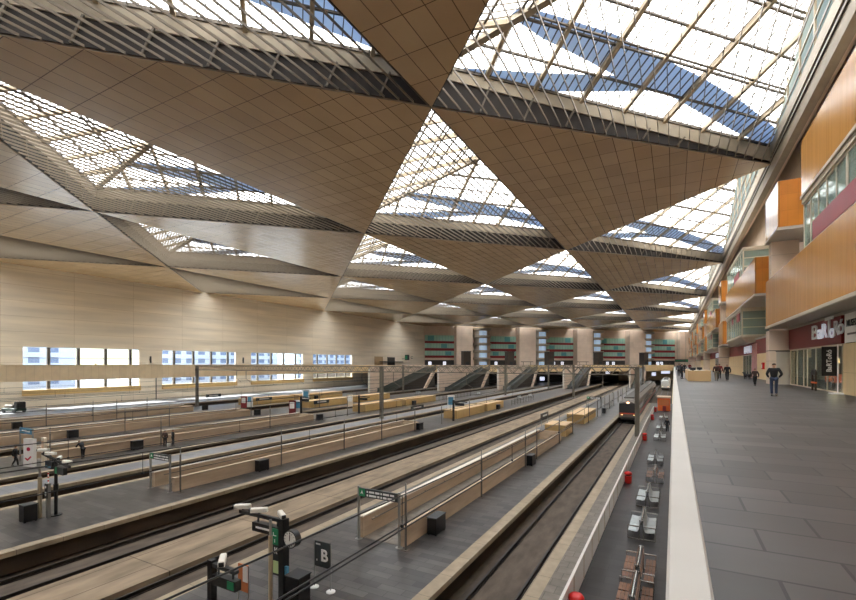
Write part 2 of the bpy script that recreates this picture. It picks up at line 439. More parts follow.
# far wall, oblique at 45 degrees
def far_frame(name): 
    o = bpy.data.objects.new(name, None); COL.objects.link(o); return o
ROTF = PI / 4                                   # local x runs along the far wall, local -y faces the hall
FW0 = Vector((XL, far_y(XL), 0)); FLEN = (9.5 - XL) * R2
def fx(x): return (x - XL) * R2                 # wall coordinate of a world x
wf = MB().box(-1, FLEN + 6, 0, .6, -1.2, 27.4).build('wall_far', 'pale concrete'); struct(wf); wf.location = FW0; wf.rotation_euler = (0, 0, ROTF)
bays = [(-107.2, -96.5, -90.4, 'leftmost'), (-82.6, -72.3, -65.7, 'second'), (-59.6, -48.1, -41.3, 'third'), (-36.4, -24.3, -16.6, 'fourth'), (-13.4, .3, 8.4, 'rightmost')]
for i, (a, b, c, nm) in enumerate(bays):
    r = bpy.data.objects.new('window_%d' % (nwin + 5 + i), None); COL.objects.link(r); r['kind'] = 'structure'; r.location = FW0; r.rotation_euler = (0, 0, ROTF)
    g = MB(); rd = MB(); dk = MB()
    for k, (z0, z1) in enumerate([(19.6, 22.5), (16.1, 18.5), (12.5, 14.8)]):
        g.k = 0; g.box(fx(a), fx(b), -.12, 0, z0, z1)
        g.k = 1; q = fx(a) + (fx(b) - fx(a)) * (.1, .55, .7)[(k + i) % 3]; g.box(q, q + 3.2, -.135, -.12, z0 + .1, z1 - .3)
        for j in range(1, 10):
            xx = fx(a) + (fx(b) - fx(a)) * j / 10; dk.box(xx - .05, xx + .05, -.16, -.12, z0, z1)
    for z0, z1 in [(18.5, 19.6), (14.8, 16.1), (11.3, 12.5)]: rd.box(fx(a), fx(b), -.35, 0, z0, z1)
    g.build('pane', ['teal glass', 'teal glass deep'], r); rd.build('red_spandrel', 'red band', r); dk.build('mullion', 'teal glass deep', r)
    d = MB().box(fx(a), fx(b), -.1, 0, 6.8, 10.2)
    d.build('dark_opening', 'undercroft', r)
    l = MB(); 
    for q in (.12 + .05 * i, .62 - .04 * i): l.box(fx(a) + (fx(b) - fx(a)) * q, fx(a) + (fx(b) - fx(a)) * (q + .1), -.14, -.1, 7.0, 9.4)
    l.build('lit_doorway', 'lamp white', r)
    p = MB().box(fx(b), fx(c), -4.0, 0, 6.8, 27.0).build('wall_pier', 'pale concrete', r)
for i, (x, nm) in enumerate([(-86.3, 'leftmost'), (-62.6, 'second from left'), (-38.8, 'third from left'), (-14.9, 'rightmost')]):
    t = thing('balcony_tower', 'round concrete balcony tower against the far wall, ' + nm, 'balcony', (x + .02, far_y(x) - .02, 6.8), ROTF, 'round balcony towers')
    def half(m, prof, n=16):
        m.loft([[(0, 0, z)] + [(-q * math.cos(PI * a / n), -q * math.sin(PI * a / n), z) for a in range(n + 1)] for q, z in prof], True)
        return m
    for k in range(5):
        z = 3.4 + 3.7 * k
        half(MB(), [(4.2, z), (5.2, z + .35), (5.3, z + 1.25)]).build('balcony', 'balcony concrete', t)
    half(MB(), [(3.6, .2), (3.6, 19.4)]).build('drum', 'soffit grey', t)
    for k in range(5):
        z = (.3, 4.75, 8.45, 12.15, 15.85)[k]; q = MB()
        for a in range(5, 11):
            a0, a1 = PI * a / 16 + .02, PI * (a + 1) / 16 - .02
            q.quad((-3.66 * math.cos(a0), -3.66 * math.sin(a0), z), (-3.66 * math.cos(a1), -3.66 * math.sin(a1), z), (-3.66 * math.cos(a1), -3.66 * math.sin(a1), z + 2.3), (-3.66 * math.cos(a0), -3.66 * math.sin(a0), z + 2.3))
        q.build('window_band', 'glowing balcony glass', t)
# near end, roof closure over the shops
struct(box(XL - .6, 14, YN - .6, YN, -1.2, 30).build('wall_near', 'pale concrete'))
struct(box(13.5, 14, YN, 318, -1.2, 29).build('wall_right', 'pale concrete'))
struct(MB().box(7.9, 14, YN - .6, 318, 28.2, 28.9).box(XL - 2, XL + .01, YN - .6, 200, 27.4, 29).build('ceiling', 'roof deck'))
m = MB().box(X0 - .05, X0 + .5, YN, 308, 25.9, 27.6); m.k = 1; m.box(X0 + .5, X0 + 1.2, YN, 308, 26.9, 28.2); m.k = 2; m.box(X0 - .1, X0 + .1, YN, 308, 27.6, 28.4)
o = m.build('trim_90', ['beam beige', 'pale concrete', 'mullion beige']); struct(o)

# ------------------------------------------------------------------ upper gallery
GZ = 6.8
m = MB().box(.2, 13.5, YN, 309, GZ - .7, GZ)
struct(m.build('floor', 'gallery slate'))
struct(box(.0, .2, YN, 220, -1.2, GZ - .75).build('wall_below', 'pale concrete'))
o = MB().bevbox(-.05, .24, YN, 218, GZ - .75, GZ + .12, .02).build('trim_91', 'white stone'); struct(o)
# mezzanine across the far end
K1 = 220.0
struct(MB().prism([(XL, XL + K1), (-.1, K1 - .1), (-.1, 299.9), (XL, far_y(XL))], GZ - .9, GZ).build('floor', 'gallery slate'))
FM = Vector((XL, XL + K1, 0))
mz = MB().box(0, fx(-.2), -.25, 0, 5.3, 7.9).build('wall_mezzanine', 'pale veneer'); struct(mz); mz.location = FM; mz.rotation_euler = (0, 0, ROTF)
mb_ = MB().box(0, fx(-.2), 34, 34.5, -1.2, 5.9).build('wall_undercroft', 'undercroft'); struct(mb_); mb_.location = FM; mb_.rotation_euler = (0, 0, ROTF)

# ------------------------------------------------------------------ platforms and tracks
def platform(x0, x1, y0, y1, top, e0=True, e1=True, z=0):
    m = MB(); m.box(x0 + (.55 if e0 else 0), x1 - (.55 if e1 else 0), y0, y1, z - 1.1, z)
    o = m.build('floor', top); struct(o)
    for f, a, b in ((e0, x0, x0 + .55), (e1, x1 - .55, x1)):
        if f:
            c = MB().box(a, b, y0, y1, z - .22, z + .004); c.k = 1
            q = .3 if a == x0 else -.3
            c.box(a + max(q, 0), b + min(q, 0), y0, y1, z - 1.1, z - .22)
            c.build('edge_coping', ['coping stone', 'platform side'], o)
    return o
ends = lambda x: x + 255
platform(-4.83, 0, YN, 108, 'bench slate', True, False)
struct(MB().box(-4.28, -3.2, YN, 108, -.01, .012).build('trim_92', 'grey paving'))
PL = {1: (-16.4, -7.76), 2: (-34.7, -26.3), 3: (-41.1, -37.6), 4: (-53.7, -43.2), 5: (-67.0, -57.8), 6: (-84.0, -73.0), 7: (XL, -91.5)}
for k, (a, b) in PL.items():
    platform(a, b, YN, ends((a + b) / 2), 'mid slate' if k == 3 else 'window lit slate' if k == 7 else 'platform slate', k != 7, True)
struct(MB().box(XL, -.42, YN, 330, -1.5, -1.2).build('floor', 'track bed'))
ORD = {1: 'first', 2: 'second', 3: 'third', 4: 'fourth', 5: 'fifth', 6: 'sixth', 7: 'seventh'}
TRK = [(-6.3, 'nearest the gallery, where the grey train stands', YN, 245), (-18.25, 'behind the clock platform, its nearer rails', YN, 235), (-24.15, 'in front of the second island platform', YN, 230),
       (-36.2, 'behind the second island platform', YN, 218), (-42.15, 'between the narrow pale platform and the next', YN, 212), (-55.7, 'behind the fourth island platform', YN, 198),
       (-69.0, 'behind the fifth island platform', YN, 185), (-71.6, 'in front of the sixth island platform', YN, 183), (-87.5, 'in front of the window wall platform', YN, 166), (-2.6, 'below the gallery beyond the orange kiosk', 109, 250)]
for x, lb, y0, y1 in TRK:
    t = thing('railway_track', 'pair of dark steel rails ' + lb, 'track', (x, y0, -1.2))
    MB().box(-1.25, 1.25, 0, y1 - y0, 0, .3).build('track_bed', 'track bed dark', t)
    for sx in (-1, 1):
        r = MB(); xx = sx * .865
        r.box(xx - .07, xx + .07, 0, y1 - y0, .3, .34); r.box(xx - .02, xx + .02, 0, y1 - y0, .34, .44); r.box(xx - .04, xx + .04, 0, y1 - y0, .44, .5)
        r.build('rail', 'rail steel', t)
struct(MB().box(-22.8, -19.6, YN, 236, -1.2, -.68).build('floor', 'slab concrete'))

# ------------------------------------------------------------------ ramps and wooden enclosures on the platforms
RX = {1: (-13.45, -11.05), 2: (-31.45, -29.15), 4: (-50.0, -47.2), 5: (-63.4, -60.9), 6: (-78.6, -75.7)}
for k, (xl, xr) in RX.items():
    Y1, Y2 = (17.75 if k == 1 else 18.1), 50.6
    t = thing('ramp_enclosure', 'beige concrete ramp enclosure with pale coping on the %s island platform from the gallery' % ORD[k], 'ramp', ((xl + xr) / 2, Y1, 0), 0, 'concrete ramp enclosures')
    hw = (xr - xl) / 2; L = Y2 - Y1
    for sx in (-1, 1):
        hh = 1.0 if sx < 0 else .85
        a = MB().box(sx * hw - .14, sx * hw + .14, 0, L, 0, hh); a.build('side_wall', 'ramp concrete', t)
        MB().box(sx * hw - .17, sx * hw + .17, -.03, L + .03, hh, hh + .07).build('coping', 'white coping' if sx < 0 else 'ramp concrete', t)
    MB().box(-hw + .14, hw - .14, L - .25, L, 0, 1.0).build('end_wall', 'ramp concrete', t)
    q = MB(); q.quad((-hw + .14, 0, .02), (hw - .14, 0, .02), (hw - .14, L - .25, .03), (-hw + .14, L - .25, .03)); q.build('ramp_floor', 'grey paving', t)
    h = MB(); h.tube([(-hw + .24, .6, .75), (-hw + .24, L - 1, .72)], .03, 6)
    for j in range(12): h.bar((-hw + .12, 1 + j * 2.6, .75), (-hw + .24, 1 + j * 2.6, .75), .03, .03)
    h.build('handrail', 'post grey', t)
def enclosure(k, xl, xr, y0, y1, which):
    t = thing('wooden_enclosure', 'pale wood clad box enclosure on the %s island platform, %s' % (ORD[k], which), 'enclosure', ((xl + xr) / 2, y0, 0), 0, 'wooden platform enclosures')
    hw = (xr - xl) / 2; L = y1 - y0
    a = MB(); a.box(-hw, -hw + .12, 0, L, 0, 1.25); a.box(hw - .12, hw, 0, L, 0, 1.25); a.box(-hw + .12, hw - .12, 0, .12, 0, 1.25); a.box(-hw + .12, hw - .12, L - .12, L, 0, 1.25)
    a.build('panelling', 'box veneer', t)
    b = MB(); b.box(-hw + .12, hw - .12, .12, L - .12, 1.0, 1.12); b.build('cover', 'box veneer', t)
    c = MB(); c.box(-hw - .03, hw + .03, -.03, L + .03, 1.25, 1.3); c.build('cap', 'counter wood', t)
for k in RX:
    xl, xr = RX[k]
    y = {1: (53.5, 57.5, 66, 76.5), 2: (62.6, 74.0, 75.4, 84.0), 4: (63.6, 75.6, 77.0, 90.0), 5: (64.5, 77.5, 79.2, 92), 6: (62.5, 75.0, 76.5, 92)}[k]
    enclosure(k, xl, xr, y[0], y[1], 'the nearer one'); enclosure(k, xl, xr, y[2], y[3], 'the farther one')

# black equipment boxes in front of the ramp walls
def equip(x, y, label, w=1.05, d=.5, h=.85):
    t = thing('equipment_box', label, 'box', (x, y, 0), 0, 'black platform boxes')
    MB().bevbox(-d / 2, d / 2, -w / 2, w / 2, .06, h, .02).build('body', 'black', t)
    MB().box(-d / 2 - .02, d / 2 + .02, -w / 2 - .02, w / 2 + .02, h, h + .04).build('lid', 'charcoal', t)
    f = MB()
    for a in (-1, 1):
        for b in (-1, 1): f.box(a * d * .4 - .04, a * d * .4 + .04, b * w * .4 - .04, b * w * .4 + .04, 0, .06)
    f.build('feet', 'charcoal', t)
BX = {1: -10.5, 2: -28.65, 4: -46.7, 5: -60.4, 6: -75.2}
for k, x in BX.items():
    ylist = {1: (20.1, 37.2, 82), 2: (25.0, 50.2, 79.6), 4: (25.3, 51.5, 79.5), 5: (25.7, 51.7), 6: (25.8, 52.6, 81.8)}[k]
    for j, y in enumerate(ylist):
        equip(x, y, 'black equipment box against the ramp wall of the %s island platform, %s' % (ORD[k], ('nearest of its row', 'second of its row', 'farthest of its row')[j]), 1.1 if k == 1 else 1.0, .5, .85)
equip(-30.55, 10.95, 'large black box beside the camera mast on the second island platform', .6, .62, .9)
equip(*at(298, 606), 'large black cabinet with a speckled top beside the clock mast', .6, .62, 1.1)

# ------------------------------------------------------------------ poles on platforms
def pole(x, y, h, label, base=.045, m='post grey'):
    t = thing('platform_pole', label, 'pole', (x, y, 0), 0, 'thin grey platform poles')
    MB().cyl(0, 0, 0.02, h * .82, base, 10).build('shaft', m, t)
    MB().cyl(0, 0, h * .82, h, base * .62, 8).build('top_tube', 'galvanised', t)
    MB().box(-.16, .16, -.16, .16, 0, .02).build('base_plate', 'post grey', t)
for k, x, yl in ((1, -11.07, (17.5, 26.7, 36.3, 39.8, 48.8, 56.0, 67.3, 76)), (2, -28.9, (18.2, 26.9, 35.0, 41.5, 48.8, 56.2, 66)), (4, -47.0, (18.2, 27.65, 42.0, 58)), (5, -60.2, (31.0, 36.6, 50, 66)), (6, -75.0, (28.7, 34.3, 37.5, 42, 60))):
    for j, y in enumerate(yl):
        pole(x + .35, y, 3.05, 'thin grey pole on the %s island platform from the gallery, %s in its row' % (ORD[k], ('first', 'second', 'third', 'fourth', 'fifth', 'sixth', 'seventh', 'eighth')[j]), .055)

# ------------------------------------------------------------------ signs
def sign_portal(x0, x1, y, h, label, bars_=True):
    t = thing('sign_portal', label, 'sign', ((x0 + x1) / 2, y, 0), 0, 'exit signs at the ramp mouths')
    hw = (x1 - x0) / 2
    for s in (-1, 1):
        p = MB().box(s * hw - .05, s * hw + .05, -.05, .05, .02, h); p.build('post', 'galvanised', t)
        MB().cyl(s * hw, 0, 0, .02, .18, 12).build('base_plate', 'galvanised', t)
    MB().box(-hw + .05, hw - .05, -.05, .05, h - .46, h - .06).build('board', 'dark sign', t)
    g = MB().box(-hw + .06, -hw + .4, -.06, -.05, h - .44, h - .08).build('green_panel', 'sign green', t)
    a = MB()
    a.add([(-hw + .14, -.07, h - .34), (-hw + .23, -.07, h - .14), (-hw + .32, -.07, h - .34), (-hw + .23, -.07, h - .29)], [(0, 1, 2, 3)])
    a.build('arrow', 'white', g)
    for r in range(2):
        x = -hw + .5
        q = MB()
        for wd in (.08, .3, .24, .08, .34, .22) if r == 0 else (.08, .42, .12, .08, .2, .4):
            if x + wd < hw - .1: q.box(x, x + wd, -.058, -.05, h - .24 - r * .17, h - .15 - r * .17)
            x += wd + .06
        q.build('text_line', 'white', t)
sign_portal(-13.42, -11.11, 17.56, 2.55, 'dark sign on two posts with green arrow panel at the clock platform ramp')
sign_portal(-31.36, -29.14, 17.87, 2.5, 'green and dark sign on two posts at the ramp mouth of the second island platform')
def low_sign(px0, px1, py0, py1, X, label, m='dark sign', posts=True):
    # board parallel to the tracks on two legs
    Y0_, Y1_ = on_x(px0, X), on_x(px1, X); ym = (Y0_ + Y1_) / 2
    D = -sn * X + cs * ym
    z0 = CZ + (HY - py1) / F * D; z1 = CZ + (HY - py0) / F * D
    t = thing('platform_sign', label, 'sign', (X, ym, 0), 0)
    L = abs(Y1_ - Y0_) / 2
    MB().box(-.05, .05, -L, L, z0, z1).build('board', m, t)
    q = MB(); q.box(.05, .06, -L * .6, L * .6, (z0 + z1) / 2 - (z1 - z0) * .15, (z0 + z1) / 2 + (z1 - z0) * .15); q.build('text_line', 'white', t)
    for s in (-1, 1): MB().cyl(0, s * L * .85, 0, z0, .04, 8).build('post', 'galvanised', t)
low_sign(206, 221, 394, 397, -95, 'dark name board standing below the second window of the left wall')
low_sign(256, 272, 397.5, 400, -74.6, 'dark name board over the sixth island platform behind the wooden box')
low_sign(314, 329, 400, 403.5, -60.0, 'dark name board over the fifth island platform wooden box')
low_sign(411, 423.5, 405.5, 409, -42.5, 'dark name board beside the narrow pale platform')
low_sign(541, 548, 412.5, 418, -15.6, 'small dark name board on the far edge of the clock platform')

# sector sign B
bx, by = -11.6, 12.95
t = thing('sector_sign', 'grey sector sign with a white letter B on two thin stands beside the clock mast', 'sign', (bx, by, 0))
for s in (-1, 1):
    MB().cyl(s * .4, 0, .05, 1.75, .018, 8).build('stand', 'galvanised', t)
    MB().lathe([(.17, 0), (.17, .03), (.08, .06), (.02, .07)], 16, s * .4, 0).build('foot_disc', 'white', t)
MB().box(-.36, .36, -.03, .03, .85, 1.8).build('board', 'dark sign', t)
letters('B', .62, 'white', t, (.12, -.04, 1.28), (PI / 2, 0, 0), bold=.01)
MB().box(-.3, -.08, -.035, -.03, 1.66, 1.72).build('text_line', 'white', t)
MB().box(-.27, -.23, -.035, -.03, 1.05, 1.12).build('dot', 'white', t)

# camera masts with displays
def security_camera(x, y, z, rz, label):
    t = thing('security_camera', label, 'camera', (x, y, z), rz, 'white security cameras on the masts')
    MB().bevbox(-.32, .3, -.09, .09, .06, .22, .03).build('housing', 'camera white', t)
    MB().box(-.36, -.32, -.07, .07, .08, .2).build('lens_hood', 'charcoal', t)
    MB().cyl(0, 0, 0, .06, .04, 8).build('bracket', 'charcoal', t)
mx, my = -12.25, 11.65
t = thing('display_mast', 'black mast with train display, green panel and pictogram next to the platform clock', 'mast', (mx, my, 0))
MB().box(-.12, .12, -.14, .14, .02, 2.95).build('column', 'black', t)
MB().box(-.3, .3, -.3, .3, 0, .02).build('base_plate', 'black', t)
MB().bar((0, 0, 2.86), (-2.3, 0, 2.86), .12, .12).build('arm', 'charcoal', t)
d = MB().box(-1.5, -.12, -.12, .12, 2.3, 2.62).build('display', 'black', t)
MB().box(-1.3, -.6, -.13, -.12, 2.43, 2.5).build('text_line', 'white', d)
for xx in (-1.3, -.3): MB().bar((xx, 0, 2.62), (xx, 0, 2.85), .05, .05).build('hanger', 'charcoal', t)
g = MB().box(-.44, -.12, -.16, -.12, 2.02, 2.58).build('green_panel', 'sign green', t)
q = MB(); q.box(-.36, -.33, -.165, -.16, 2.36, 2.46); q.box(-.36, -.2, -.165, -.16, 2.33, 2.36); q.box(-.3, -.26, -.165, -.16, 2.1, 2.22); q.build('pictogram', 'white', g)
p = MB().box(-.44, -.12, -.1, .1, .9, 2.02).build('side_cabinet', 'charcoal', t)
q = MB(); q.box(-.36, -.32, -.11, -.1, 1.68, 1.9); q.bar((-.32, -.105, 1.78), (-.22, -.105, 1.9), .03, .03); q.bar((-.32, -.105, 1.8), (-.22, -.105, 1.68), .03, .03); q.build('pictogram', 'white', p)
MB().box(-.42, -.13, -.11, -.1, .98, 1.42).build('notice', 'pale green', p)
s = MB().box(.12, .26, -.08, .0, 1.0, 1.3).build('sticker_box', 'sign blue', t)
for i, (dx, rz) in enumerate(((-2.15, .6), (-1.25, .7), (-.1, 2.6))):
    security_camera(mx + dx, my, 2.93 if dx < -.5 else 2.95, rz, 'white security camera on the clock mast arm, %s' % ('outermost', 'middle one', 'over the column')[i])
t = thing('platform_clock', 'round station clock with white face and black rim on the display mast', 'clock', (mx + .42, my, 2.32))
c = MB(); nn = 28
def disc(r, y0, y1): return [[(r * math.cos(2 * PI * k / nn), y, r * math.sin(2 * PI * k / nn)) for k in range(nn)] for y in (y0, y1)]
MB().loft(disc(.31, -.12, .12)).build('case', 'black', t)
MB().loft(disc(.275, -.128, -.12)).build('dial', 'clock face', t)
q = MB()
for k in range(12):
    a = k * PI / 6; q.bar((.2 * math.sin(a), -.132, .2 * math.cos(a)), (.255 * math.sin(a), -.132, .255 * math.cos(a)), .035, .008)
q.build('hour_marks', 'black', t)
MB().bar((0, -.138, -.04), (.012, -.138, .15), .03, .012).build('hour_hand', 'black', t)
MB().bar((0, -.142, -.05), (.03, -.142, .225), .022, .012).build('minute_hand', 'black', t)
MB().bar((-.31, 0, 0), (-.18, 0, 0), .06, .06).build('bracket', 'black', t)
pole(*at(270.5, 609), 3.1, 'pale beige pole standing just left of the clock mast', .075, 'post beige')

t = thing('display_mast', 'black mast at the bottom edge carrying a green and black display', 'mast', (-11.55, 8.3, 0))
MB().box(-.09, .09, -.09, .09, .02, 2.92).build('column', 'black', t)
MB().box(-.25, .25, -.25, .25, 0, .02).build('base_plate', 'black', t)
MB().bar((.09, 0, 2.8), (1.05, 0, 2.78), .14, .1).build('arm', 'charcoal', t)
d = MB().box(.12, 1.1, -.1, .1, 2.28, 2.56).build('display', 'black', t)
MB().box(.78, 1.04, -.11, -.1, 2.31, 2.53).build('green_panel', 'sign green', d)
for xx in (.3, .9): MB().bar((xx, 0, 2.56), (xx, 0, 2.76), .04, .04).build('hanger', 'charcoal', t)
security_camera(-11.1, 8.3, 2.86, 2.4, 'small white security camera on the mast at the bottom edge')
t = thing('poster_stand', 'orange and white poster on a thin metal stand at the bottom edge', 'poster', (*at(243.5, 648), 0))
for s in (-1, 1): MB().cyl(s * .22, 0, 0, 2.5, .02, 8).build('leg', 'galvanised', t)
MB().box(-.22, .22, -.02, .02, 1.7, 2.5).build('poster', 'poster orange', t)
MB().box(-.0, .21, -.03, -.02, 2.0, 2.48).build('white_panel', 'white', t)

# mast of the second island platform
mx, my = -30.45, 12.15
t = thing('display_mast', 'dark mast with twin displays standing on the shiny second island platform', 'mast', (mx, my, 0))
MB().cyl(0, 0, .04, 3.15, .085, 10).build('column', 'black', t)
MB().cyl(0, 0, 0, .04, .3, 14).build('base_plate', 'black', t)
MB().cyl(0, 0, 1.4, 1.75, .12, 10).build('collar', 'black', t)
MB().bar((-1.6, 0, 3.3), (1.55, 0, 2.85), .12, .12).build('arm', 'charcoal', t)
a = MB().box(-1.05, -.2, -.1, .1, 2.55, 2.95).build('display', 'charcoal', t)
MB().box(-.95, -.35, -.11, -.1, 2.62, 2.7).build('text_line', 'sign blue', a)
a = MB().box(.12, 1.05, -.1, .1, 2.35, 2.75).build('display', 'charcoal', t)
MB().box(.14, .36, -.11, -.1, 2.37, 2.73).build('green_panel', 'sign green', a)
for i, dx in enumerate((-1.45, -.6, .4, 1.3)):
    security_camera(mx + dx, my, 3.16 - .143 * (dx + .1) + .02, (.6, .5, 2.6, .2)[i], 'white security camera on the second platform mast, %s' % ('outermost left', 'second from the left', 'third from the left', 'outermost right')[i])
pole(-30.61, 11.48, 2.75, 'stout beige pole beside the twin display mast of the second island platform', .1, 'post beige')
t = thing('help_point', 'grey help point pillar with white discs beside the twin display mast', 'help point', (-30.25, 11.72, 0))
MB().box(-.1, .1, -.08, .08, 0, 1.9).build('pillar', 'galvanised', t)
q = MB().box(-.13, .13, -.12, -.08, 1.1, 1.9).build('panel', 'charcoal', t)
MB().loft([[(.07 * math.cos(k * PI / 6), y, 1.72 + .07 * math.sin(k * PI / 6)) for k in range(12)] for y in (-.13, -.12)]).build('white_disc', 'white', q)
MB().loft([[(.08 * math.cos(k * PI / 6), y, 1.35 + .12 * math.sin(k * PI / 6)) for k in range(12)] for y in (-.13, -.12)]).build('white_disc', 'white', q)
MB().cyl(0, 0, 1.9, 2.5, .03, 8).build('tube', 'white', t)
for z in (2.0, 2.2, 2.4): MB().cyl(0, 0, z, z + .08, .036, 8).build('red_ring', 'bin red', t)

# fourth island platform: poster, blue sign, totems
x, y = at(30, 466.5)
t = thing('poster_totem', 'white poster totem with red logos beside the standing man on the left', 'poster', (x, y, 0), .25)
MB().box(-.55, .55, -.12, .12, .02, 2.3).build('body', 'white', t)
MB().box(-.6, .6, -.25, .25, 0, .02).build('base', 'galvanised', t)
MB().loft([[(.2 * math.cos(k * PI / 8), yy, 1.45 + .16 * math.sin(k * PI / 8)) for k in range(16)] for yy in (-.13, -.12)]).build('round_logo', 'logo red', t)
q = MB(); q.bar((-.3, -.125, .7), (0, -.125, .55), .1, .1); q.bar((0, -.125, .6), (.3, -.125, .85), .1, .1); q.build('swoosh_logo', 'logo red', t)
x, y = at(44, 466)
t = thing('information_totem', 'narrow white information totem right of the poster totem', 'totem', (x, y, 0))
MB().box(-.25, .25, -.1, .1, 0, 2.35).build('body', 'counter top', t)
MB().box(-.2, .2, -.11, -.1, 1.5, 2.1).build('panel', 'kiosk roof', t)
sign_x, sign_y = -47.9, 17.3
t = thing('sign_portal', 'pale blue sign on two posts at the ramp mouth of the fourth island platform', 'sign', (-48.6, 17.3, 0))
for s in (-1, 1): MB().box(s * 1.2 - .05, s * 1.2 + .05, -.05, .05, 0, 3.0).build('post', 'galvanised', t)
MB().box(-1.15, 1.15, -.06, .06, 2.5, 2.95).build('board', 'sign blue', t)
MB().box(-.7, .8, -.07, -.06, 2.66, 2.8).build('text_line', 'white', t)

# posters and machines further off
def totem(px, py, h, label, m='white', w=1.1):
    x, y = at(px, py)
    t = thing('advert_totem', label, 'totem', (x, y, 0), .3)
    MB().box(-w / 2, w / 2, -.15, .15, 0.05, h).build('body', m, t)
    MB().box(-w / 2 - .05, w / 2 + .05, -.2, .2, 0, .05).build('base', 'charcoal', t)
    MB().box(-w * .38, w * .38, -.16, -.15, h * .45, h * .9).build('panel', 'sign blue' if m == 'white' else 'white', t)
totem(250, 407, 2.2, 'bright white and blue poster totem left of the sixth platform wooden box')
totem(244, 408, 2.2, 'dark and red poster totem left of the bright white and blue one', 'jacket red')
totem(298, 414.5, 2.4, 'bright blue lit poster totem between two fifth platform enclosures')
totem(292.5, 415, 2.4, 'dark red poster totem left of the bright blue lit one', 'jacket red')
totem(306, 404, 3.0, 'white ticket machine under a black post on the fifth platform', 'white', 1.4)
totem(350, 407, 2.4, 'pale totem beside the far wooden box of the fifth platform', 'counter top')
totem(451, 412.5, 3.0, 'white ticket machine by the second platform wooden box', 'white', 1.2)
for px, py, lb in ((301, 415, 'black mast beside the white ticket machine on the fifth platform'), (359, 413.5, 'black mast by the fourth platform wooden box'), (453.5, 421, 'black mast beside the second platform ticket machine')):
    x, y = at(px, py)
    t = thing('display_mast', lb, 'mast', (x, y, 0))
    MB().box(-.12, .12, -.12, .12, 0, 3.1).build('column', 'black', t)
    MB().bar((0, 0, 2.95), (2.2, 0, 2.85), .14, .14).build('arm', 'charcoal', t)
    MB().box(.3, 1.7, -.12, .12, 2.3, 2.7).build('display', 'black', t)
# maintenance cart near the left wall
x, y = at(14, 412.5)
t = thing('maintenance_cart', 'dark green and grey maintenance cart parked at the foot of the left wall', 'cart', (x, y, 0), .2)
MB().bevbox(-1.9, 1.9, -.8, .8, .35, .8, .08).build('chassis', 'cart green', t)
MB().bevbox(1.1, 1.9, -.7, .7, .8, 1.9, .1).build('cab', 'charcoal', t)
MB().bevbox(-1.5, .5, -.6, .6, .8, 1.35, .1).build('load', 'post grey', t)
for a in (-1.3, 1.3):
    for b in (-.75, .75):
        MB().loft([[(a + .35 * math.cos(k * PI / 6), yy, .35 + .35 * math.sin(k * PI / 6)) for k in range(12)] for yy in (b - .1, b + .1)]).build('wheel', 'black', t)

# ------------------------------------------------------------------ bench platform: barrier, bins, benches, kiosk
t = thing('glass_barrier', 'long low white panel barrier along the bench platform', 'barrier', (-3.15, YN, 0))
L = 88 - YN
MB().box(-.03, .03, 0, L, .02, 1.0).build('panel', 'white panel', t)
MB().box(-.05, .05, 0, L, 1.0, 1.03).build('top_rail', 'white stone', t)
q = MB()
for j in range(int(L / 2)): q.box(.03, .05, j * 2.0 - .02 + .5, j * 2.0 + .02 + .5, .02, 1.0)
q.build('joint_cover', 'soffit edge', t)
bin0 = None
def make_bin():
    t = thing('litter_bin', 'x', 'bin', (0, 0, 0), 0, 'red litter bins along the barrier')
    MB().lathe([(.16, 0), (.2, .02), (.23, .1), (.24, .55)], 18).build('body', 'bin red', t)
    MB().lathe([(.17, .55), (.17, .66)], 14).build('neck', 'black', t)
    MB().lathe([(.25, .64), (.26, .68), (.25, .76), (.18, .83), (.08, .85), (.02, .85)], 18).build('lid', 'bin red', t)
    return t
for j, (y, lb) in enumerate(((15.5, 'cut by the bottom edge of the picture'), (34.8, 'second from the bottom edge'), (55.1, 'third from the bottom edge'), (75.6, 'fourth from the bottom edge'), (88.5, 'next to the orange kiosk'))):
    lab = 'red litter bin beside the white barrier, ' + lb
    if j == 0: bin0 = make_bin(); bin0.location = (-2.85, y, 0); bin0['label'] = lab
    else: dup(bin0, (-2.85, y, 0), None, lab)
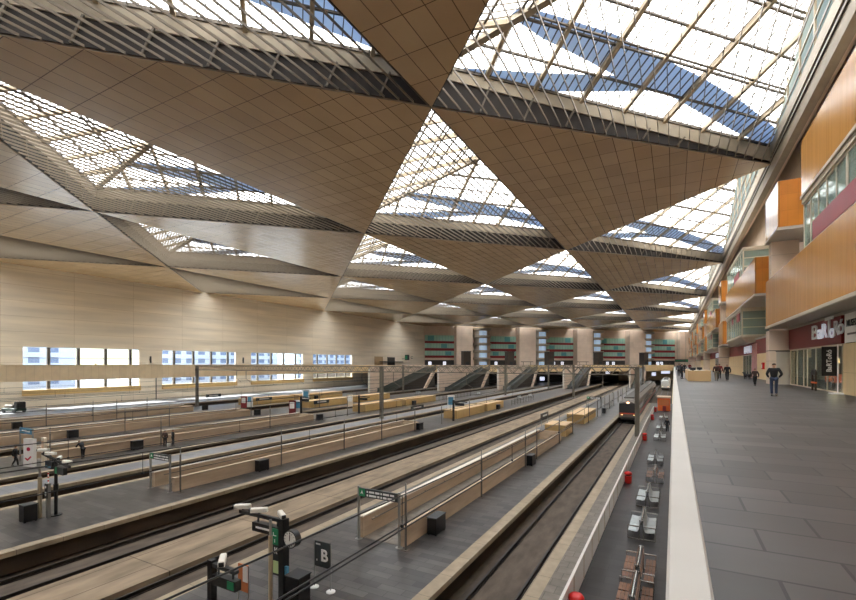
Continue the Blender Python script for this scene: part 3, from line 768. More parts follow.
def make_bench(kind):
    n = 4 if kind == 'metal' else 3
    t = thing('double_bench', 'x', 'bench', (0, 0, 0), 0, 'double benches on the platform below the gallery')
    pw = .62 if kind == 'metal' else .7; L = n * pw; W = .7 if kind == 'metal' else .64
    f = MB()
    for yy in (-L / 2 + .06, L / 2 - .06):
        f.bar((-W, yy, .03), (W, yy, .03), .05, .05)
        for s in (-1, 1):
            f.bar((s * W, yy, .03), (s * W, yy, .66), .04, .04); f.bar((s * W, yy, .64), (s * .12, yy, .64), .04, .04)
            f.bar((s * .12, yy, .03), (s * .08, yy, .95), .05, .05)
    f.bar((0, -L / 2, .93), (0, L / 2, .93), .05, .05)
    for s in (-1, 1): f.bar((s * .42, -L / 2, .36), (s * .42, L / 2, .36), .07, .07)
    f.build('frame', 'chrome', t)
    for s in (-1, 1):
        for j in range(n):
            y0 = -L / 2 + j * pw + .03; y1 = y0 + pw - .06
            if kind == 'metal':
                prof = [(.68, .40), (.66, .44), (.5, .42), (.3, .40), (.2, .43), (.14, .55), (.08, .88)]
                q = MB(); q.loft([[(s * a, yy, z) for a, z in prof] + [(s * (a - .012), yy, z - .025) for a, z in reversed(prof)] for yy in (y0, y1)])
                q.build('seat', 'seat metal', t)
            else:
                q = MB()
                for a in range(3): q.bar((s * (.3 + a * .14), y0 + .02, .43), (s * (.3 + a * .14), y1 - .02, .43), .12, .03)
                q.build('seat', 'seat wood', t)
                q = MB()
                for a in range(2): q.bar((s * (.14 - .03 * a), y0, .6 + a * .18), (s * (.14 - .03 * a), y1, .6 + a * .18), .03, .15)
                q.build('backrest', 'seat wood', t)
    return t
bm_ = {}
for kind, y, lb in (('wood', 17.0, 'nearest the bottom edge'), ('wood', 19.6, 'second from the bottom edge'), ('metal', 25.1, 'third from the bottom edge, first of steel'), ('metal', 30.7, 'fourth from the bottom edge'),
                    ('wood', 36.7, 'fifth from the bottom edge, alone among steel ones'), ('metal', 43.2, 'sixth from the bottom edge'), ('metal', 56.6, 'seventh from the bottom edge'), ('metal', 64.8, 'eighth, beside the person in black'), ('metal', 77.5, 'farthest, before the orange kiosk')):
    lab = ('brown slatted wooden double bench, ' if kind == 'wood' else 'pale steel double bench, ') + lb
    if kind not in bm_: bm_[kind] = make_bench(kind); bm_[kind].scale = (.86, 1, 1); bm_[kind].location = (-1.38 if kind == 'metal' else -1.2, y, 0); bm_[kind]['label'] = lab
    else: dup(bm_[kind], (-1.38 if kind == 'metal' else -1.2, y, 0), None, lab)
for i, (px, py, lb) in enumerate(((519, 399.5, 'far along the second island platform, nearer one'), (530, 397.5, 'far along the second island platform, farther one'), (418, 394.5, 'far along the fifth island platform'), (478, 395, 'far along the fourth island platform'))):
    x, y = at(px, py); dup(bm_['metal'], (x, y, 0), None, 'small dark looking steel bench ' + lb)
sign_portal(-12.9, -10.6, 79.5, 3.0, 'dark sign frame on two posts far along the clock platform')
for j, y in enumerate((84.5, 91, 98, 106, 115, 125)):
    pole(-10.7, y, 3.05, 'thin grey pole beyond the wooden boxes of the clock platform, %s in its row' % ('first', 'second', 'third', 'fourth', 'fifth', 'last')[j], .06)
for k, (x, ya, yb, lb) in enumerate(((-10.9, 86, 100, 'far along the clock platform'), (-28.8, 88, 104, 'far along the second island platform'), (-46.9, 93, 110, 'far along the fourth island platform'))):
    t = thing('railing', 'low grey steel railing ' + lb, 'railing', (x, ya, 0), 0, 'platform railings')
    q = MB()
    for j in range(int((yb - ya) / 2) + 1): q.box(-.03, .03, j * 2 - .03, j * 2 + .03, 0, 1.05)
    q.build('post', 'post grey', t)
    q = MB()
    for z in (.35, .7, 1.05): q.bar((0, 0, z), (0, yb - ya, z), .05, .05)
    q.build('rail', 'post grey', t)
t = thing('kiosk', 'orange kiosk with a beige flat roof at the end of the bench platform', 'kiosk', (-1.6, 92.5, 0))
MB().box(-1.0, 1.0, -1.6, 1.6, 0, 2.3).build('body', 'kiosk orange', t)
MB().box(-1.1, 1.1, -1.7, 1.7, 2.3, 2.55).build('roof', 'kiosk roof', t)
MB().box(-.85, .85, -1.64, -1.6, 1.0, 2.0).build('front_panel', 'poster orange', t)
MB().box(-.2, .35, -1.66, -1.6, 0, .9).build('hatch', 'jacket red', t)

# ------------------------------------------------------------------ trains
def train(x, y, L, label, body, roof, wd=1.42, h=3.6, nose=1.2, dark=True):
    t = thing('train', label, 'train', (x, y, -.64))
    def ring(yy, sx, zs, zb):
        return [(-wd * sx, yy, zb), (-wd * sx * 1.0, yy, .8 + .2 * zs), (-wd * sx, yy, 2.6 * zs), (-wd * sx * .9, yy, 3.2 * zs), (-wd * sx * .55, yy, h * zs), (wd * sx * .55, yy, h * zs), (wd * sx * .9, yy, 3.2 * zs), (wd * sx, yy, 2.6 * zs), (wd * sx, yy, .8 + .2 * zs), (wd * sx, yy, zb)]
    m = MB(); m.loft([ring(0, .9, .86, .75), ring(nose * .35, .97, .95, .7), ring(nose, 1, 1, .7), ring(L, 1, 1, .7)])
    m.build('body', body, t)
    r = MB(); r.box(-wd * .5, wd * .5, nose + .5, L - .5, h, h + .18); r.build('roof_equipment', roof, t)
    b = MB(); b.box(-wd * .85, wd * .85, .1, 1.2, .35, .95); b.build('bumper', 'train dark', t)
    wsh = MB(); wsh.loft([[(-wd * .78, -.04, 1.65), (wd * .78, -.04, 1.65), (wd * .74, .1, 2.75), (-wd * .74, .1, 2.75)], [(-wd * .78, .12, 1.65), (wd * .78, .12, 1.65), (wd * .74, .3, 2.75), (-wd * .74, .3, 2.75)]])
    wsh.build('windscreen', 'train glass', t)
    MB().box(-wd * .84, wd * .84, -.05, .1, 1.25, 1.42).build('front_stripe', 'train stripe' if dark else 'train white', t)
    for s in (-1, 1):
        MB().cyl(0, 0, 0, .08, .13, 10).build('headlight', 'lamp warm', t).location = (s * wd * .62, -.02, 1.08)
        t.children[-1].rotation_euler = (PI / 2, 0, 0)
        wb = MB().box(s * (wd + .0) - .02, s * (wd + .0) + .02, nose + 1.2, L - 1, 1.75, 2.5); wb.build('window_band', 'train glass', t)
        MB().box(s * wd - .02, s * wd + .02, nose + .6, L - .6, 1.0, 1.2).build('side_stripe', 'train stripe' if dark else 'train dark', t)
    yy = 2.5
    while yy < L - 2:
        q = MB()
        for w_ in (-.9, .9):
            for s in (-1, 1):
                q.loft([[(s * .8 + e, yy + w_ + .42 * math.cos(k * PI / 6), .42 + .42 * math.sin(k * PI / 6)) for k in range(12)] for e in (-.06, .06)])
        q.box(-.9, .9, yy - 1.5, yy + 1.5, .45, .72); q.build('bogie', 'train dark', t)
        yy += 9.5
    return t
t = train(-6.3, 76.5, 78, 'grey commuter train with dark front, red stripe and one glowing lamp on the nearest track', 'train grey', 'train roof')
MB().box(-1.25, 1.25, -.06, .3, 1.45, 2.9).build('dark_mask', 'train dark', t)
for c in t.children:
    if c.name.startswith('windscreen'): c.location = (0, -.06, 0)
MB().loft([[(.22 * math.cos(k * PI / 6), yy, 3.02 + .14 * math.sin(k * PI / 6)) for k in range(12)] for yy in (-.12, .3)]).build('top_lamp', 'head lamp', t)
train(-2.6, 176, 30, 'silver white train with a dark windscreen at the far end below the gallery', 'train white', 'train roof', 1.4, 3.5, 2.2, False)

# ------------------------------------------------------------------ overhead line
def portal(y, cols, label, xa, xb):
    t = thing('catenary_portal', label, 'portal', (0, y, 0))
    for x in cols:
        q = MB()
        for s in (-1, 1): q.box(x + s * .2 - .05, x + s * .2 + .05, -.22, .22, 0.02, 8.1)
        q.box(x - .15, x + .15, -.05, .05, 0.02, 8.1); q.box(x - .4, x + .4, -.4, .4, 0, .02)
        q.build('column', 'portal steel', t)
    q = MB()
    for dy in (-.3, .3):
        q.bar((xa, dy, 8.05), (xb, dy, 8.05), .12, .12); q.bar((xa, dy, 7.2), (xb, dy, 7.2), .12, .12)
        n = max(2, int((xb - xa) / 1.5))
        for j in range(n):
            a = xa + (xb - xa) * j / n; b = xa + (xb - xa) * (j + 1) / n
            q.bar((a, dy, 7.2), ((a + b) / 2, dy, 8.05), .06, .06); q.bar(((a + b) / 2, dy, 8.05), (b, dy, 7.2), .06, .06)
    q.build('truss', 'portal steel', t)
    for x in [k[0] for k in TRK if xa < k[0] < xb]:
        q = MB(); q.bar((x - 1.2, 0, 7.2), (x - 1.2, 0, 5.6), .08, .08); q.bar((x - 1.2, 0, 5.7), (x, 0, 5.0), .05, .05); q.build('registration_arm', 'portal steel', t)
portal(57.5, (-84.7, -39.6, -3.75), 'nearer steel lattice portal spanning all the tracks', -84.9, -39.4 + 35.85)
portal(116.0, (-72.0, -39.7, -22), 'second steel lattice portal farther along the tracks', -72.2, -21.8)
portal(150.0, (-36.5, -6 - 2.2), 'farthest steel lattice portal close to the moving ramps', -36.7, -8.0)
for x, lb, y0, y1 in TRK[:9]:
    t = thing('overhead_wire', 'thin black overhead contact line above the rails ' + lb, 'wire', (x, y0, 4.2))
    L = min(y1, 150) - y0
    MB().tube([(-.03, 0, 0), (-.03, L, 0)], .022, 5).build('contact_wire', 'black', t)
    if x == -6.3: MB().tube([(.12, 0, .0), (.12, L, .0)], .022, 5).build('contact_wire', 'black', t)
    pts = []
    span = 58.5; n = int(L / 6.5)
    zs = lambda yy: .62 + .5 * ((2 * (((yy + y0 - 57.5) % span) / span) - 1) ** 2)
    for j in range(n + 1): yy = L * j / n; pts.append((0, yy, zs(yy)))
    MB().tube(pts, .02, 5).build('messenger_wire', 'black', t)
    yy = 4.5
    while yy < min(L, 130):
        q = MB().tube([(0, yy, 0), (0, yy, zs(yy))], .012, 4); q.cyl(0, yy, -.03, .05, .05, 6); q.build('dropper', 'charcoal', t)
        yy += 9.2

# ------------------------------------------------------------------ left footbridge
t = thing('footbridge', 'long pale wood clad footbridge running in front of the left windows', 'bridge', (-96, YN + .1, 0))
L = (-98 + K1) - YN - 2.0
MB().box(-1.9, 1.88, 0, L, 5.7, 6.8).build('deck', 'soffit grey', t)
MB().box(1.9, 2.0, 0, L, 5.52, 8.2).build('parapet', 'bridge veneer', t)
MB().box(-2.0, -1.9, 0, L, 6.8, 7.9).build('rear_parapet', 'bridge veneer', t)
q = MB(); q.box(1.86, 2.04, 0, L, 8.2, 8.26); q.build('coping', 'bridge veneer', t)
for y in (33.5, 61.5, 87.2, 113, 140):
    q = MB(); q.box(-11.45, -2, y - .25, y + .25, 6.1, 6.6); q.build('wall_bracket', 'soffit grey', t)

# things on the left wall
x = XL
t = thing('wall_opening', 'dark doorway high on the left wall near its far corner', 'doorway', (x + .05, on_x(391, x), GZ))
MB().box(0, .15, -2.8, 2.8, 0, 4.4).build('door_panel', 'undercroft', t); MB().box(0, .25, -3.0, -2.8, 0, 4.5).build('frame', 'post grey', t)
MB().box(.1, .6, -9, 9, 2.2, 2.6).build('crossbar', 'charcoal', t)
t = thing('wall_panel', 'olive panel beside the dark doorway on the left wall', 'panel', (x + .05, on_x(378.5, x), GZ))
MB().box(0, .1, -3, 3, 0, 4.6).build('panel', 'ceiling tile', t)
t = thing('direction_sign', 'dark green sign panel with a white letter C projecting from the left wall', 'sign', (x + 2.6, on_x(402, x), GZ + 3.4))
MB().box(-1.0, 1.2, -.1, .1, -.2, 2.2).build('board', 'charcoal', t)
MB().box(-.9, .3, -.12, -.1, .2, 1.8).build('green_panel', 'sign green', t)
MB().box(-2.6, -1.0, -.06, .06, .3, .5).build('bracket', 'charcoal', t)
letters('C', 1.7, 'charcoal', t, (2.6, -.1, .9), (PI / 2, 0, 0))
for i, (y, z, lb) in enumerate(((24.5, 8.2, 'on the left wall left of the first window'), (61.2, 8.6, 'on the left wall between the first two windows'), (87, 8.6, 'on the left wall between the second and third windows'))):
    t = thing('wall_lamp', 'slim dark wall lamp ' + lb, 'lamp', (XL, y, z))
    MB().box(0, .3, -.12, .12, 0, 1.6).build('body', 'charcoal', t); MB().box(0, .1, -.2, .2, .6, 1.0).build('bracket', 'post grey', t)
for i, y in enumerate((27.0, 62.5)):
    t = thing('drainpipe', 'dark vertical pipe on the left wall below the footbridge, ' + ('left of the first window', 'between the first two windows')[i], 'pipe', (XL, y, 0))
    MB().cyl(.12, 0, 0, 6.0, .1, 10).build('pipe', 'post grey', t)

# ------------------------------------------------------------------ moving ramps up to the mezzanine
for i, (x, lb) in enumerate(((-11.8, 'rightmost'), (-30.5, 'second from the right'), (-47.4, 'in the middle'), (-61.5, 'fourth from the right'), (-76.5, 'leftmost'))):
    ya, yb = x + 187, x + K1
    L = yb - ya
    t = thing('moving_ramp', 'dark green moving ramp with glass sides rising to the mezzanine, ' + lb, 'moving ramp', (x, ya, 0), 0, 'moving ramps')
    def sl(y, o): return o + GZ * max(0, min(1, (y - 2) / (L - 2)))
    q = MB(); q.loft([[(s, y, sl(y, zz)) for s, zz in ((-1.3, -.55 if y > 4 else 0), (1.3, -.55 if y > 4 else 0), (1.3, .15), (-1.3, .15))] for y in (0, 2, 4.01, L)]); q.build('truss_body', 'escalator steel', t)
    q = MB(); q.loft([[(s, y, sl(y, zz)) for s, zz in ((-.5, .16), (.5, .16), (.5, .2), (-.5, .2))] for y in (0.3, 2, L)]); q.build('pallet_band', 'charcoal', t)
    for s in (-1, 1):
        q = MB(); q.loft([[(s * 1.2 + e, y, sl(y, zz)) for e, zz in ((-.03, .15), (.03, .15), (.03, 1.05), (-.03, 1.05))] for y in (.2, 2, L)]); q.build('balustrade', 'escalator green', t)
        q = MB(); q.loft([[(s * 1.2 + e, y, sl(y, zz)) for e, zz in ((-.07, 1.05), (.07, 1.05), (.07, 1.15), (-.07, 1.15))] for y in (.1, 2, L)]); q.build('handrail', 'black', t)
    q = MB(); q.loft([[(s, 6, 0), (s, 6, .1), (s, L - .1, sl(L, -.56)), (s, L - .1, 0)] for s in (-1.2, .9)]); q.build('void_shade_infill', 'undercroft', t)  # dark infill paints the shaded void beneath the ramp
    q = MB(); q.loft([[(1.1, L - 9 , 0), (1.6, L - 9, 0), (1.6, L - 7.4, 0), (1.1, L - 7.4, 0)], [(1.1, L - 3, 5.6), (1.6, L - 3, 5.6), (1.6, L - .6, 5.6), (1.1, L - .6, 5.6)]]); q.build('raking_pier', 'pale concrete', t)
    w_ = MB().box(x - 2.0, x - 1.6, ya - 3, yb - .2, 0, 7.9).build('wall_ramp', 'pale concrete'); struct(w_)
    c_ = MB().box(x - 2.05, x - 1.55, ya - 3.4, ya - 3, 0, 7.0).build('trim_95', 'white coping'); struct(c_)
# lift towers, screens, people-height clutter on the mezzanine
for i, (pa, pb, lb) in enumerate(((461, 471, 'leftmost'), (505, 514, 'second from left'), (545, 553.5, 'third from left'), (594.5, 602, 'fourth from left'), (640.5, 647, 'rightmost'))):
    xa, y_ = on_far(pa, 236); xb, _ = on_far(pb, 236)
    t = thing('lift_tower', 'dark brown lift tower on the mezzanine before the far wall, ' + lb, 'lift', ((xa + xb) / 2, (xa + xb) / 2 + 236, GZ), ROTF, 'lift towers')
    hw = (xb - xa) / 2 * R2 * .72
    MB().bevbox(-hw, hw, -1.5, 1.5, 0, 6.4, .1).build('shaft', 'lift brown', t)
    MB().box(-hw * .5, hw * .5, -1.54, -1.5, 0, 2.4).build('door', 'charcoal', t)
    MB().box(-hw - .1, hw + .1, -1.6, 1.6, 6.4, 6.6).build('cap', 'charcoal', t)
for i, px in enumerate((527, 583)):
    x, y = on_far(px, 232)
    t = thing('shade_canopy', 'dark flat canopy stand on the mezzanine edge, ' + ('left one', 'right one')[i], 'canopy', (x, y, GZ), ROTF)
    for s in (-1, 1): MB().cyl(s * 1.6, 0, 0, 2.3, .08, 8).build('post', 'charcoal', t)
    MB().box(-2.4, 2.4, -.8, .8, 2.3, 2.5).build('top', 'charcoal', t)
x, y = on_far(681.5, 280)
t = thing('hanging_sign', 'long dark and green sign hanging at the far end of the gallery', 'sign', (x, y, 9.3), ROTF)
MB().box(-4.4, 4.4, -.15, .15, 0, 1.5).build('board', 'dark sign', t); MB().box(2.6, 4.3, -.17, -.15, .1, 1.4).build('green_panel', 'sign green', t)
MB().box(-4.2, 2.2, -.17, -.15, .55, .9).build('text_line', 'sign green', t)
for s in (-1, 1): MB().bar((s * 3, 0, 1.5), (s * 3, 0, 17.5), .08, .08).build('hanger', 'charcoal', t)
# lamps under the mezzanine
for i, (px, py) in enumerate(((614, 373), (617, 378), (655, 375), (666, 373), (672, 373), (600, 380), (560, 380), (430, 372))):
    u = (px - 428) / F; D = 230.0; x, y = D * (-sn + u * cs), D * (cs + u * sn)
    z = CZ + (HY - py) / F * D
    if y - x > 250: y = x + 250
    if i in (4, 1, 5): continue
    wdt = (5.0 if i in (3, 4) else 2.2)
    t = thing('light_panel', 'glowing white light panel below the mezzanine, number %s from the left' % ('seventh fourth eighth ninth tenth third second first'.split()[i]), 'lamp', (x, y, max(z, 1.0)), ROTF)
    t['label'] = 'white lit panel in the dark below the mezzanine, ' + ('left of the rightmost ramp, upper', 'left of the rightmost ramp, lower', 'left of the silver train', 'above the silver train', 'right of the silver train', 'second ramp gap from the right', 'third ramp gap from the right', 'leftmost ramp gap')[i]
    MB().box(-wdt / 2, wdt / 2, -.1, .1, 0, 1.6).build('panel', 'lamp white', t); MB().box(-wdt / 2 - .1, wdt / 2 + .1, .1, .2, -.1, 1.7).build('housing', 'charcoal', t)

# ------------------------------------------------------------------ shops and projecting bays on the right
XF = 6.85; XG = 8.25
m = MB().box(9.6, 9.9, 47.4, 309, 9, 28.2).box(9.6, 9.9, YN, 47.4, 11.4, 28.2); struct(m.build('wall_right_upper', 'pale concrete'))
def pillar(y, i):
    o = MB().box(XF + .02, XG + .3, y, y + 1.4, GZ, 11.2); o.box(XF + .2, XG + .6, y + .1, y + 1.3, 15.45, 18.5)
    o.k = 1; o.box(XF, XG + .3, y - .02, y + 1.42, GZ + 2.72, GZ + 2.78)
    o = o.build('wall_pillar', ['pale concrete', 'post grey']); struct(o)
for i in range(6): pillar(46.0 + 46.4 * i, i)
def wood_bay(y0, y1, z0, z1, label, x0=XF, soffit=True):
    t = thing('wooden_bay', label, 'wooden bay', (x0, y0, z0), 0, 'projecting wooden bays of the right wall')
    D = 9.59 - x0; L = y1 - y0; H = z1 - z0
    m = MB(); m.box(0, .12, 0, L, 0, H); m.build('front_cladding', 'orange veneer', t)
    MB().box(.12, D, 0, .12, 0, H).build('end_cladding', 'orange veneer end', t); MB().box(.12, D, L - .12, L, 0, H).build('end_cladding', 'orange veneer end', t)
    m = MB(); m.box(.12, D, .12, L - .12, H - .1, H - .02); m.build('top_deck', 'soffit grey', t)
    m = MB(); m.box(0.02, D, 0.02, L - .02, -.22, 0); m.build('soffit', 'soffit grey', t)
    m = MB(); m.box(-.06, .02, -.02, L + .02, -.2, -.02); m.build('edge_trim', 'soffit edge', t)
    return t
def glass_bay(y0, y1, z0, z1, label, pitch=1.7, red=(), slab=True, x0=XF + .1, grp='glazed bays of the right wall'):
    t = thing('glazed_bay', label, 'glazed bay', (x0, y0, z0), 0, grp)
    D = 9.59 - x0; L = y1 - y0; H = z1 - z0
    f = MB(); n = max(2, round(L / pitch))
    f.box(0, .14, 0, .14, 0, H); f.box(0, .14, L - .14, L, 0, H); f.box(0, .1, .14, L - .14, 0, .14); f.box(0, .1, .14, L - .14, H - .14, H)
    for j in range(1, n): f.box(.01, .09, L * j / n - (.14 if j % 5 == 0 else .05), L * j / n + (.14 if j % 5 == 0 else .05), .14, H - .14)
    for zz in (H / 3, 2 * H / 3): f.box(.1, D, .01, .08, zz - .05, zz + .05); f.box(.1, D, L - .08, L - .01, zz - .05, zz + .05)
    f.box(.1, D, .01, .1, 0, .14); f.box(.1, D, .01, .1, H - .14, H)
    f.build('frame', 'soffit edge', t)
    g = MB(); g.box(.04, .06, .14, L - .14, .14, H - .14); g.build('front_pane', 'bay glass', t)
    g = MB(); g.box(.1, D, .04, .06, .14, H - .14); g.build('end_pane', 'bay glass', t)
    for a, b, c, d in red:
        MB().box(-.015, .035, L * a, L * b, max(.14, H * c), H * d).build('red_panel', 'red panel', t)
    b = MB().box(.5, .55, .1, L - .1, .1, H - .1); b.build('bright_backing', 'white panel', t)  # white sheets added behind the glass to brighten the panes
    MB().box(.6, D - .05, .5, .55, .1, H - .1).build('bright_backing', 'white panel', t)
    if slab:
        s = MB(); s.loft([[(.5, .5, -.75), (D, .5, -.75), (D, L, -.75), (.5, L, -.75)], [(-.06, -.06, -.12), (D, -.06, -.12), (D, L, -.12), (-.06, L, -.12)], [(-.06, -.06, 0), (D, -.06, 0), (D, L, 0), (-.06, L, 0)]]); s.build('floor_slab', 'soffit edge', t)
    s = MB().box(-.08, D, -.08, L + .04, H, H + .28); s.build('roof_slab', 'soffit edge', t)
    return t
wood_bay(-12, 47.35, 11.62, 15.4, 'long orange wooden bay over the red shop front, nearest the camera')
wood_bay(-12, 35.2, 18.75, 22.1, 'upper orange wooden bay at the right edge of the picture')
gb_ = glass_bay(-12, 35.2, 15.42, 18.25, 'window band with red panels between the two nearest wooden bays', 1.55, [(.0, .34, .0, .42), (.36, .62, 0, .42), (.63, .955, 0, .42)], False)
wood_bay(42.3, 47.4, 18.75, 22.2, 'small orange wooden box high above the first pillar')
for n_ in range(5):
    o = 46.4 * n_; nm = ('first', 'second', 'third', 'fourth', 'fifth')[n_]
    wood_bay(53.3 + o, 80.8 + o, 15.25, 18.75, 'orange wooden bay of the %s bay group beyond the first pillar' % nm)
    glass_bay(64 + o, 80.8 + o, 11.75, 14.75, 'lower green glazed bay of the %s bay group beyond the first pillar' % nm, 2.2, [(.1, .28, .62, .95), (.5, .6, .65, .95)])
    glass_bay(63 + o, 80 + o, 18.76, 21.6, 'upper green glazed bay of the %s bay group beyond the first pillar' % nm, 2.2, [(.2, .5, .0, .35)], False)
    wood_bay(88.7 + o, 93.8 + o, 18.75, 22.2, 'small high orange wooden box over the pillar after the %s bay group' % nm)
    wood_bay(86 + o, 93.75 + o, 11.62, 15.3, 'low orange wooden box over the pillar after the %s bay group' % nm)
# walls behind the bays at shop level
def shop_wall(y0, y1, mt, z0=GZ, z1=9.6, nm='wall_shop', x0=XG, x1=XG + .15):
    struct(MB().box(x0, x1, y0, y1, z0, z1).build(nm, mt))
struct(MB().box(XG + .1, XG + .3, 47.4, 309, 9.6, 11.2).build('wall_fascia', 'red fascia'))
struct(MB().box(XG, 13.5, YN, 309, 11.22, 11.38).build('ceiling', 'soffit grey'))
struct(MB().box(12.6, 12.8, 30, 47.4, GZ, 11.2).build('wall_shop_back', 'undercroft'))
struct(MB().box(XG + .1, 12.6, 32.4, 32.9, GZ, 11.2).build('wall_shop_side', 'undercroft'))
shop_wall(-12, 33.0, 'pale veneer')
struct(MB().box(XG, XG + .15, -12, 28, 9.6, 11.2).build('wall_shop', 'pale veneer'))
fas = thing('shop_fascia', 'dark red shop fascia with white lettering over the glass shop front', 'shop sign', (XG - .1, 39.2, 9.62))
MB().box(0, .15, -6.25, 6.75, 0, 1.56).build('board', 'red fascia', fas)
RL = (PI / 2, 0, -PI / 2)
def yf(px): return on_x(px, XG - .15)
for ch, pa, pb, sz, dz, mt in (('B', 811.5, 817.5, 1.3, .02, 'white'), ('a', 817, 822, 1.25, -.02, 'white glow'), ('R', 821.5, 826.5, 1.25, 0, 'white glow'), ('T', 825, 833, 1.75, .12, 'white'), ('o', 829.5, 834, 1.15, -.1, 'white glow'), ('R', 833.5, 838.5, 1.2, .0, 'white'), ('ó', 838, 843.5, 1.2, .05, 'white')):
    y = (yf(pa) + yf(pb)) / 2; wd = abs(yf(pa) - yf(pb))
    o = letters(ch, sz, mt, fas, (-.04, y - 39.2, .85 + dz), RL, 'letter_' + {'B': 'b', 'a': 'a', 'R': 'r', 'T': 't', 'o': 'o', 'ó': 'o'}[ch], .03, .012)
    bpy.context.view_layer.update(); o.scale = (wd / max(.1, o.dimensions.x) * .98, 1, 1)
t = thing('museum_sign', 'pale grey sign board with dark lettering at the right edge of the picture', 'sign', (XG - .12, 30.2, 9.62))
MB().box(0, .12, -2.2, 2.1, 0, 1.55).build('board', 'white panel', t)
letters('MUSEO', .5, 'charcoal', t, (-.03, .85, 1.0), RL, 'lettering', .01, .008)
MB().box(-.02, 0, -1.4, 1.6, .4, .5).build('text_line', 'post grey', t)
# the glass shop front
t = thing('glazed_storefront', 'glazed shop front with slim white frames under the red fascia', 'shop front', (XG, 39.5, GZ))
f = MB(); 
for y in (33.05, 35.9, 38.4, 40.6, 41.6, 43.6, 45.75): f.box(-.04, .04, y - 39.5 - .035, y - 39.5 + .035, 0, 2.8)
f.box(-.05, .05, -6.45, 6.3, 2.7, 2.8); f.box(-.05, .05, -6.45, 6.3, 0, .08); f.build('frame', 'soffit edge', t)
MB().box(-.01, .01, -6.4, 6.25, .08, 2.7).build('pane', 'shop glass', t)
for j, y in enumerate((35.3, 37.6, 40.0, 42.4)):
    t = thing('cafe_table', 'dark round cafe table inside the red shop, %s from the front' % ('first', 'second', 'third', 'fourth')[j], 'table', (9.5 + (j % 2) * .6, y, GZ), 0, 'cafe tables')
    MB().cyl(0, 0, .72, .76, .4, 14).build('top', 'lift brown', t); MB().cyl(0, 0, 0, .72, .05, 8).build('pedestal', 'charcoal', t)
    for k, s in enumerate((-1, 1)):
        c = thing('cafe_chair', 'orange red chair %s the %s cafe table in the shop' % (('left of', 'right of')[k], ('first', 'second', 'third', 'fourth')[j]), 'chair', (9.5 + (j % 2) * .6, y + s * .75, GZ), 0, 'cafe chairs')
        MB().box(-.22, .22, -.22, .22, .44, .48).build('seat', 'kiosk orange', c); MB().box(-.22, .22, s * .2 - .02, s * .2 + .02, .48, .95).build('backrest', 'kiosk orange', c)
        for a in (-1, 1):
            for b in (-1, 1): MB().box(a * .2 - .02, a * .2 + .02, b * .2 - .02, b * .2 + .02, 0, .44).build('leg', 'lift brown', c)
for j, y in enumerate((36, 39, 42.5)):
    t = thing('pendant_lamp', 'warm glowing pendant lamp inside the shop, ' + ('right one', 'middle one', 'left one')[j], 'lamp', (10.2, y, GZ + 1.75))
    MB().lathe([(.06, .5), (.2, .3), (.24, 0)], 14).build('lamp_shade', 'lamp warm', t); MB().cyl(0, 0, .5, 2.8, .015, 6).build('cord', 'charcoal', t)
    pl = bpy.data.lights.new('pendant_fill_light', 'POINT'); pl.energy = 130; pl.color = (1, .75, .5); pl.shadow_soft_size = .15  # point light added to lift the dark shop interior
    po = bpy.data.objects.new('pendant_fill_light', pl); COL.objects.link(po); po.parent = t; po.location = (0, 0, -.12)
t = thing('menu_stand', 'wooden menu stand with a curved top inside the shop glass', 'stand', (XG - .5, 36.6, GZ))
for s in (-1, 1):
    MB().box(-.05, .05, s * .38 - .04, s * .38 + .04, 0, 1.0).build('leg', 'lift brown', t)
MB().box(-.06, .06, -.45, .45, .45, .55).build('rail', 'kiosk orange', t)
q = MB(); q.loft([[(xx, .5 * math.cos(a), 1.0 + .34 * math.sin(a)) for a in [PI * k / 10 for k in range(11)]] for xx in (-.06, .06)]); q.build('board', 'lift brown', t)
# black banner on a white pole
t = thing('banner_stand', 'black vertical banner with white lettering on a white pole outside the shop', 'banner', (7.88, 32.9, GZ), 0.1)
MB().cyl(.12, 0, .06, 2.75, .03, 10).build('pole', 'white', t)
MB().bevbox(-.22, .32, -.25, .25, 0, .06, .02).build('base', 'white', t)
b = MB().box(-.6, .08, -.012, .012, 1.0, 2.65).build('banner', 'black', t)
letters('BaRToRó', .32, 'white', b, (-.26, -.02, 1.85), (PI / 2, -PI / 2, 0), 'lettering', .005, .006)
# generic shops beyond
for n_ in range(5):
    o = 47.4 + 46.4 * n_
    shop_wall(o, o + 15.2, 'pale veneer'); shop_wall(o + 26.6, o + 45, 'pale veneer')
    t = thing('glazed_storefront', 'pink and glass shop front beyond the %s pillar of the gallery' % ('first', 'second', 'third', 'fourth', 'fifth')[n_], 'shop front', (XG, o + 15.2, GZ))
    MB().box(-.02, .09, 0, 3.8, 0, 4.0).build('pink_panel', 'pink panel', t)
    f = MB()
    for y in (3.9, 6.2, 8.6, 11.3): f.box(-.04, .06, y - .05, y + .05, 0, 2.8)
    f.box(-.04, .06, 3.8, 11.36, 2.7, 2.8); f.build('frame', 'soffit edge', t)
    MB().box(0, .02, 3.8, 11.36, 0, 2.7).build('pane', 'shop glass', t)
    q = MB()
    for a in range(5): q.box(-.05, .09, 4.6 + a * 1.25, 5.5 + a * 1.25, 3.0 + .25 * (a % 2), 3.9)
    q.build('sign_lettering', 'white glow', t)
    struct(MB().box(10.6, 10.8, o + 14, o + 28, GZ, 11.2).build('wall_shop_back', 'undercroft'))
t = thing('fire_cabinet', 'small red fire cabinet on the wooden panel past the first pillar', 'cabinet', (XG - .1, 58.0, GZ + 1.1))
MB().box(-.1, .1, -.3, .3, 0, .7).build('cabinet', 'bin red', t); MB().box(-.11, -.1, -.2, .2, .15, .5).build('label_plate', 'white', t)
t = thing('service_door', 'grey service door set in the near face of the first pillar', 'door', (7.9, 45.96, GZ))
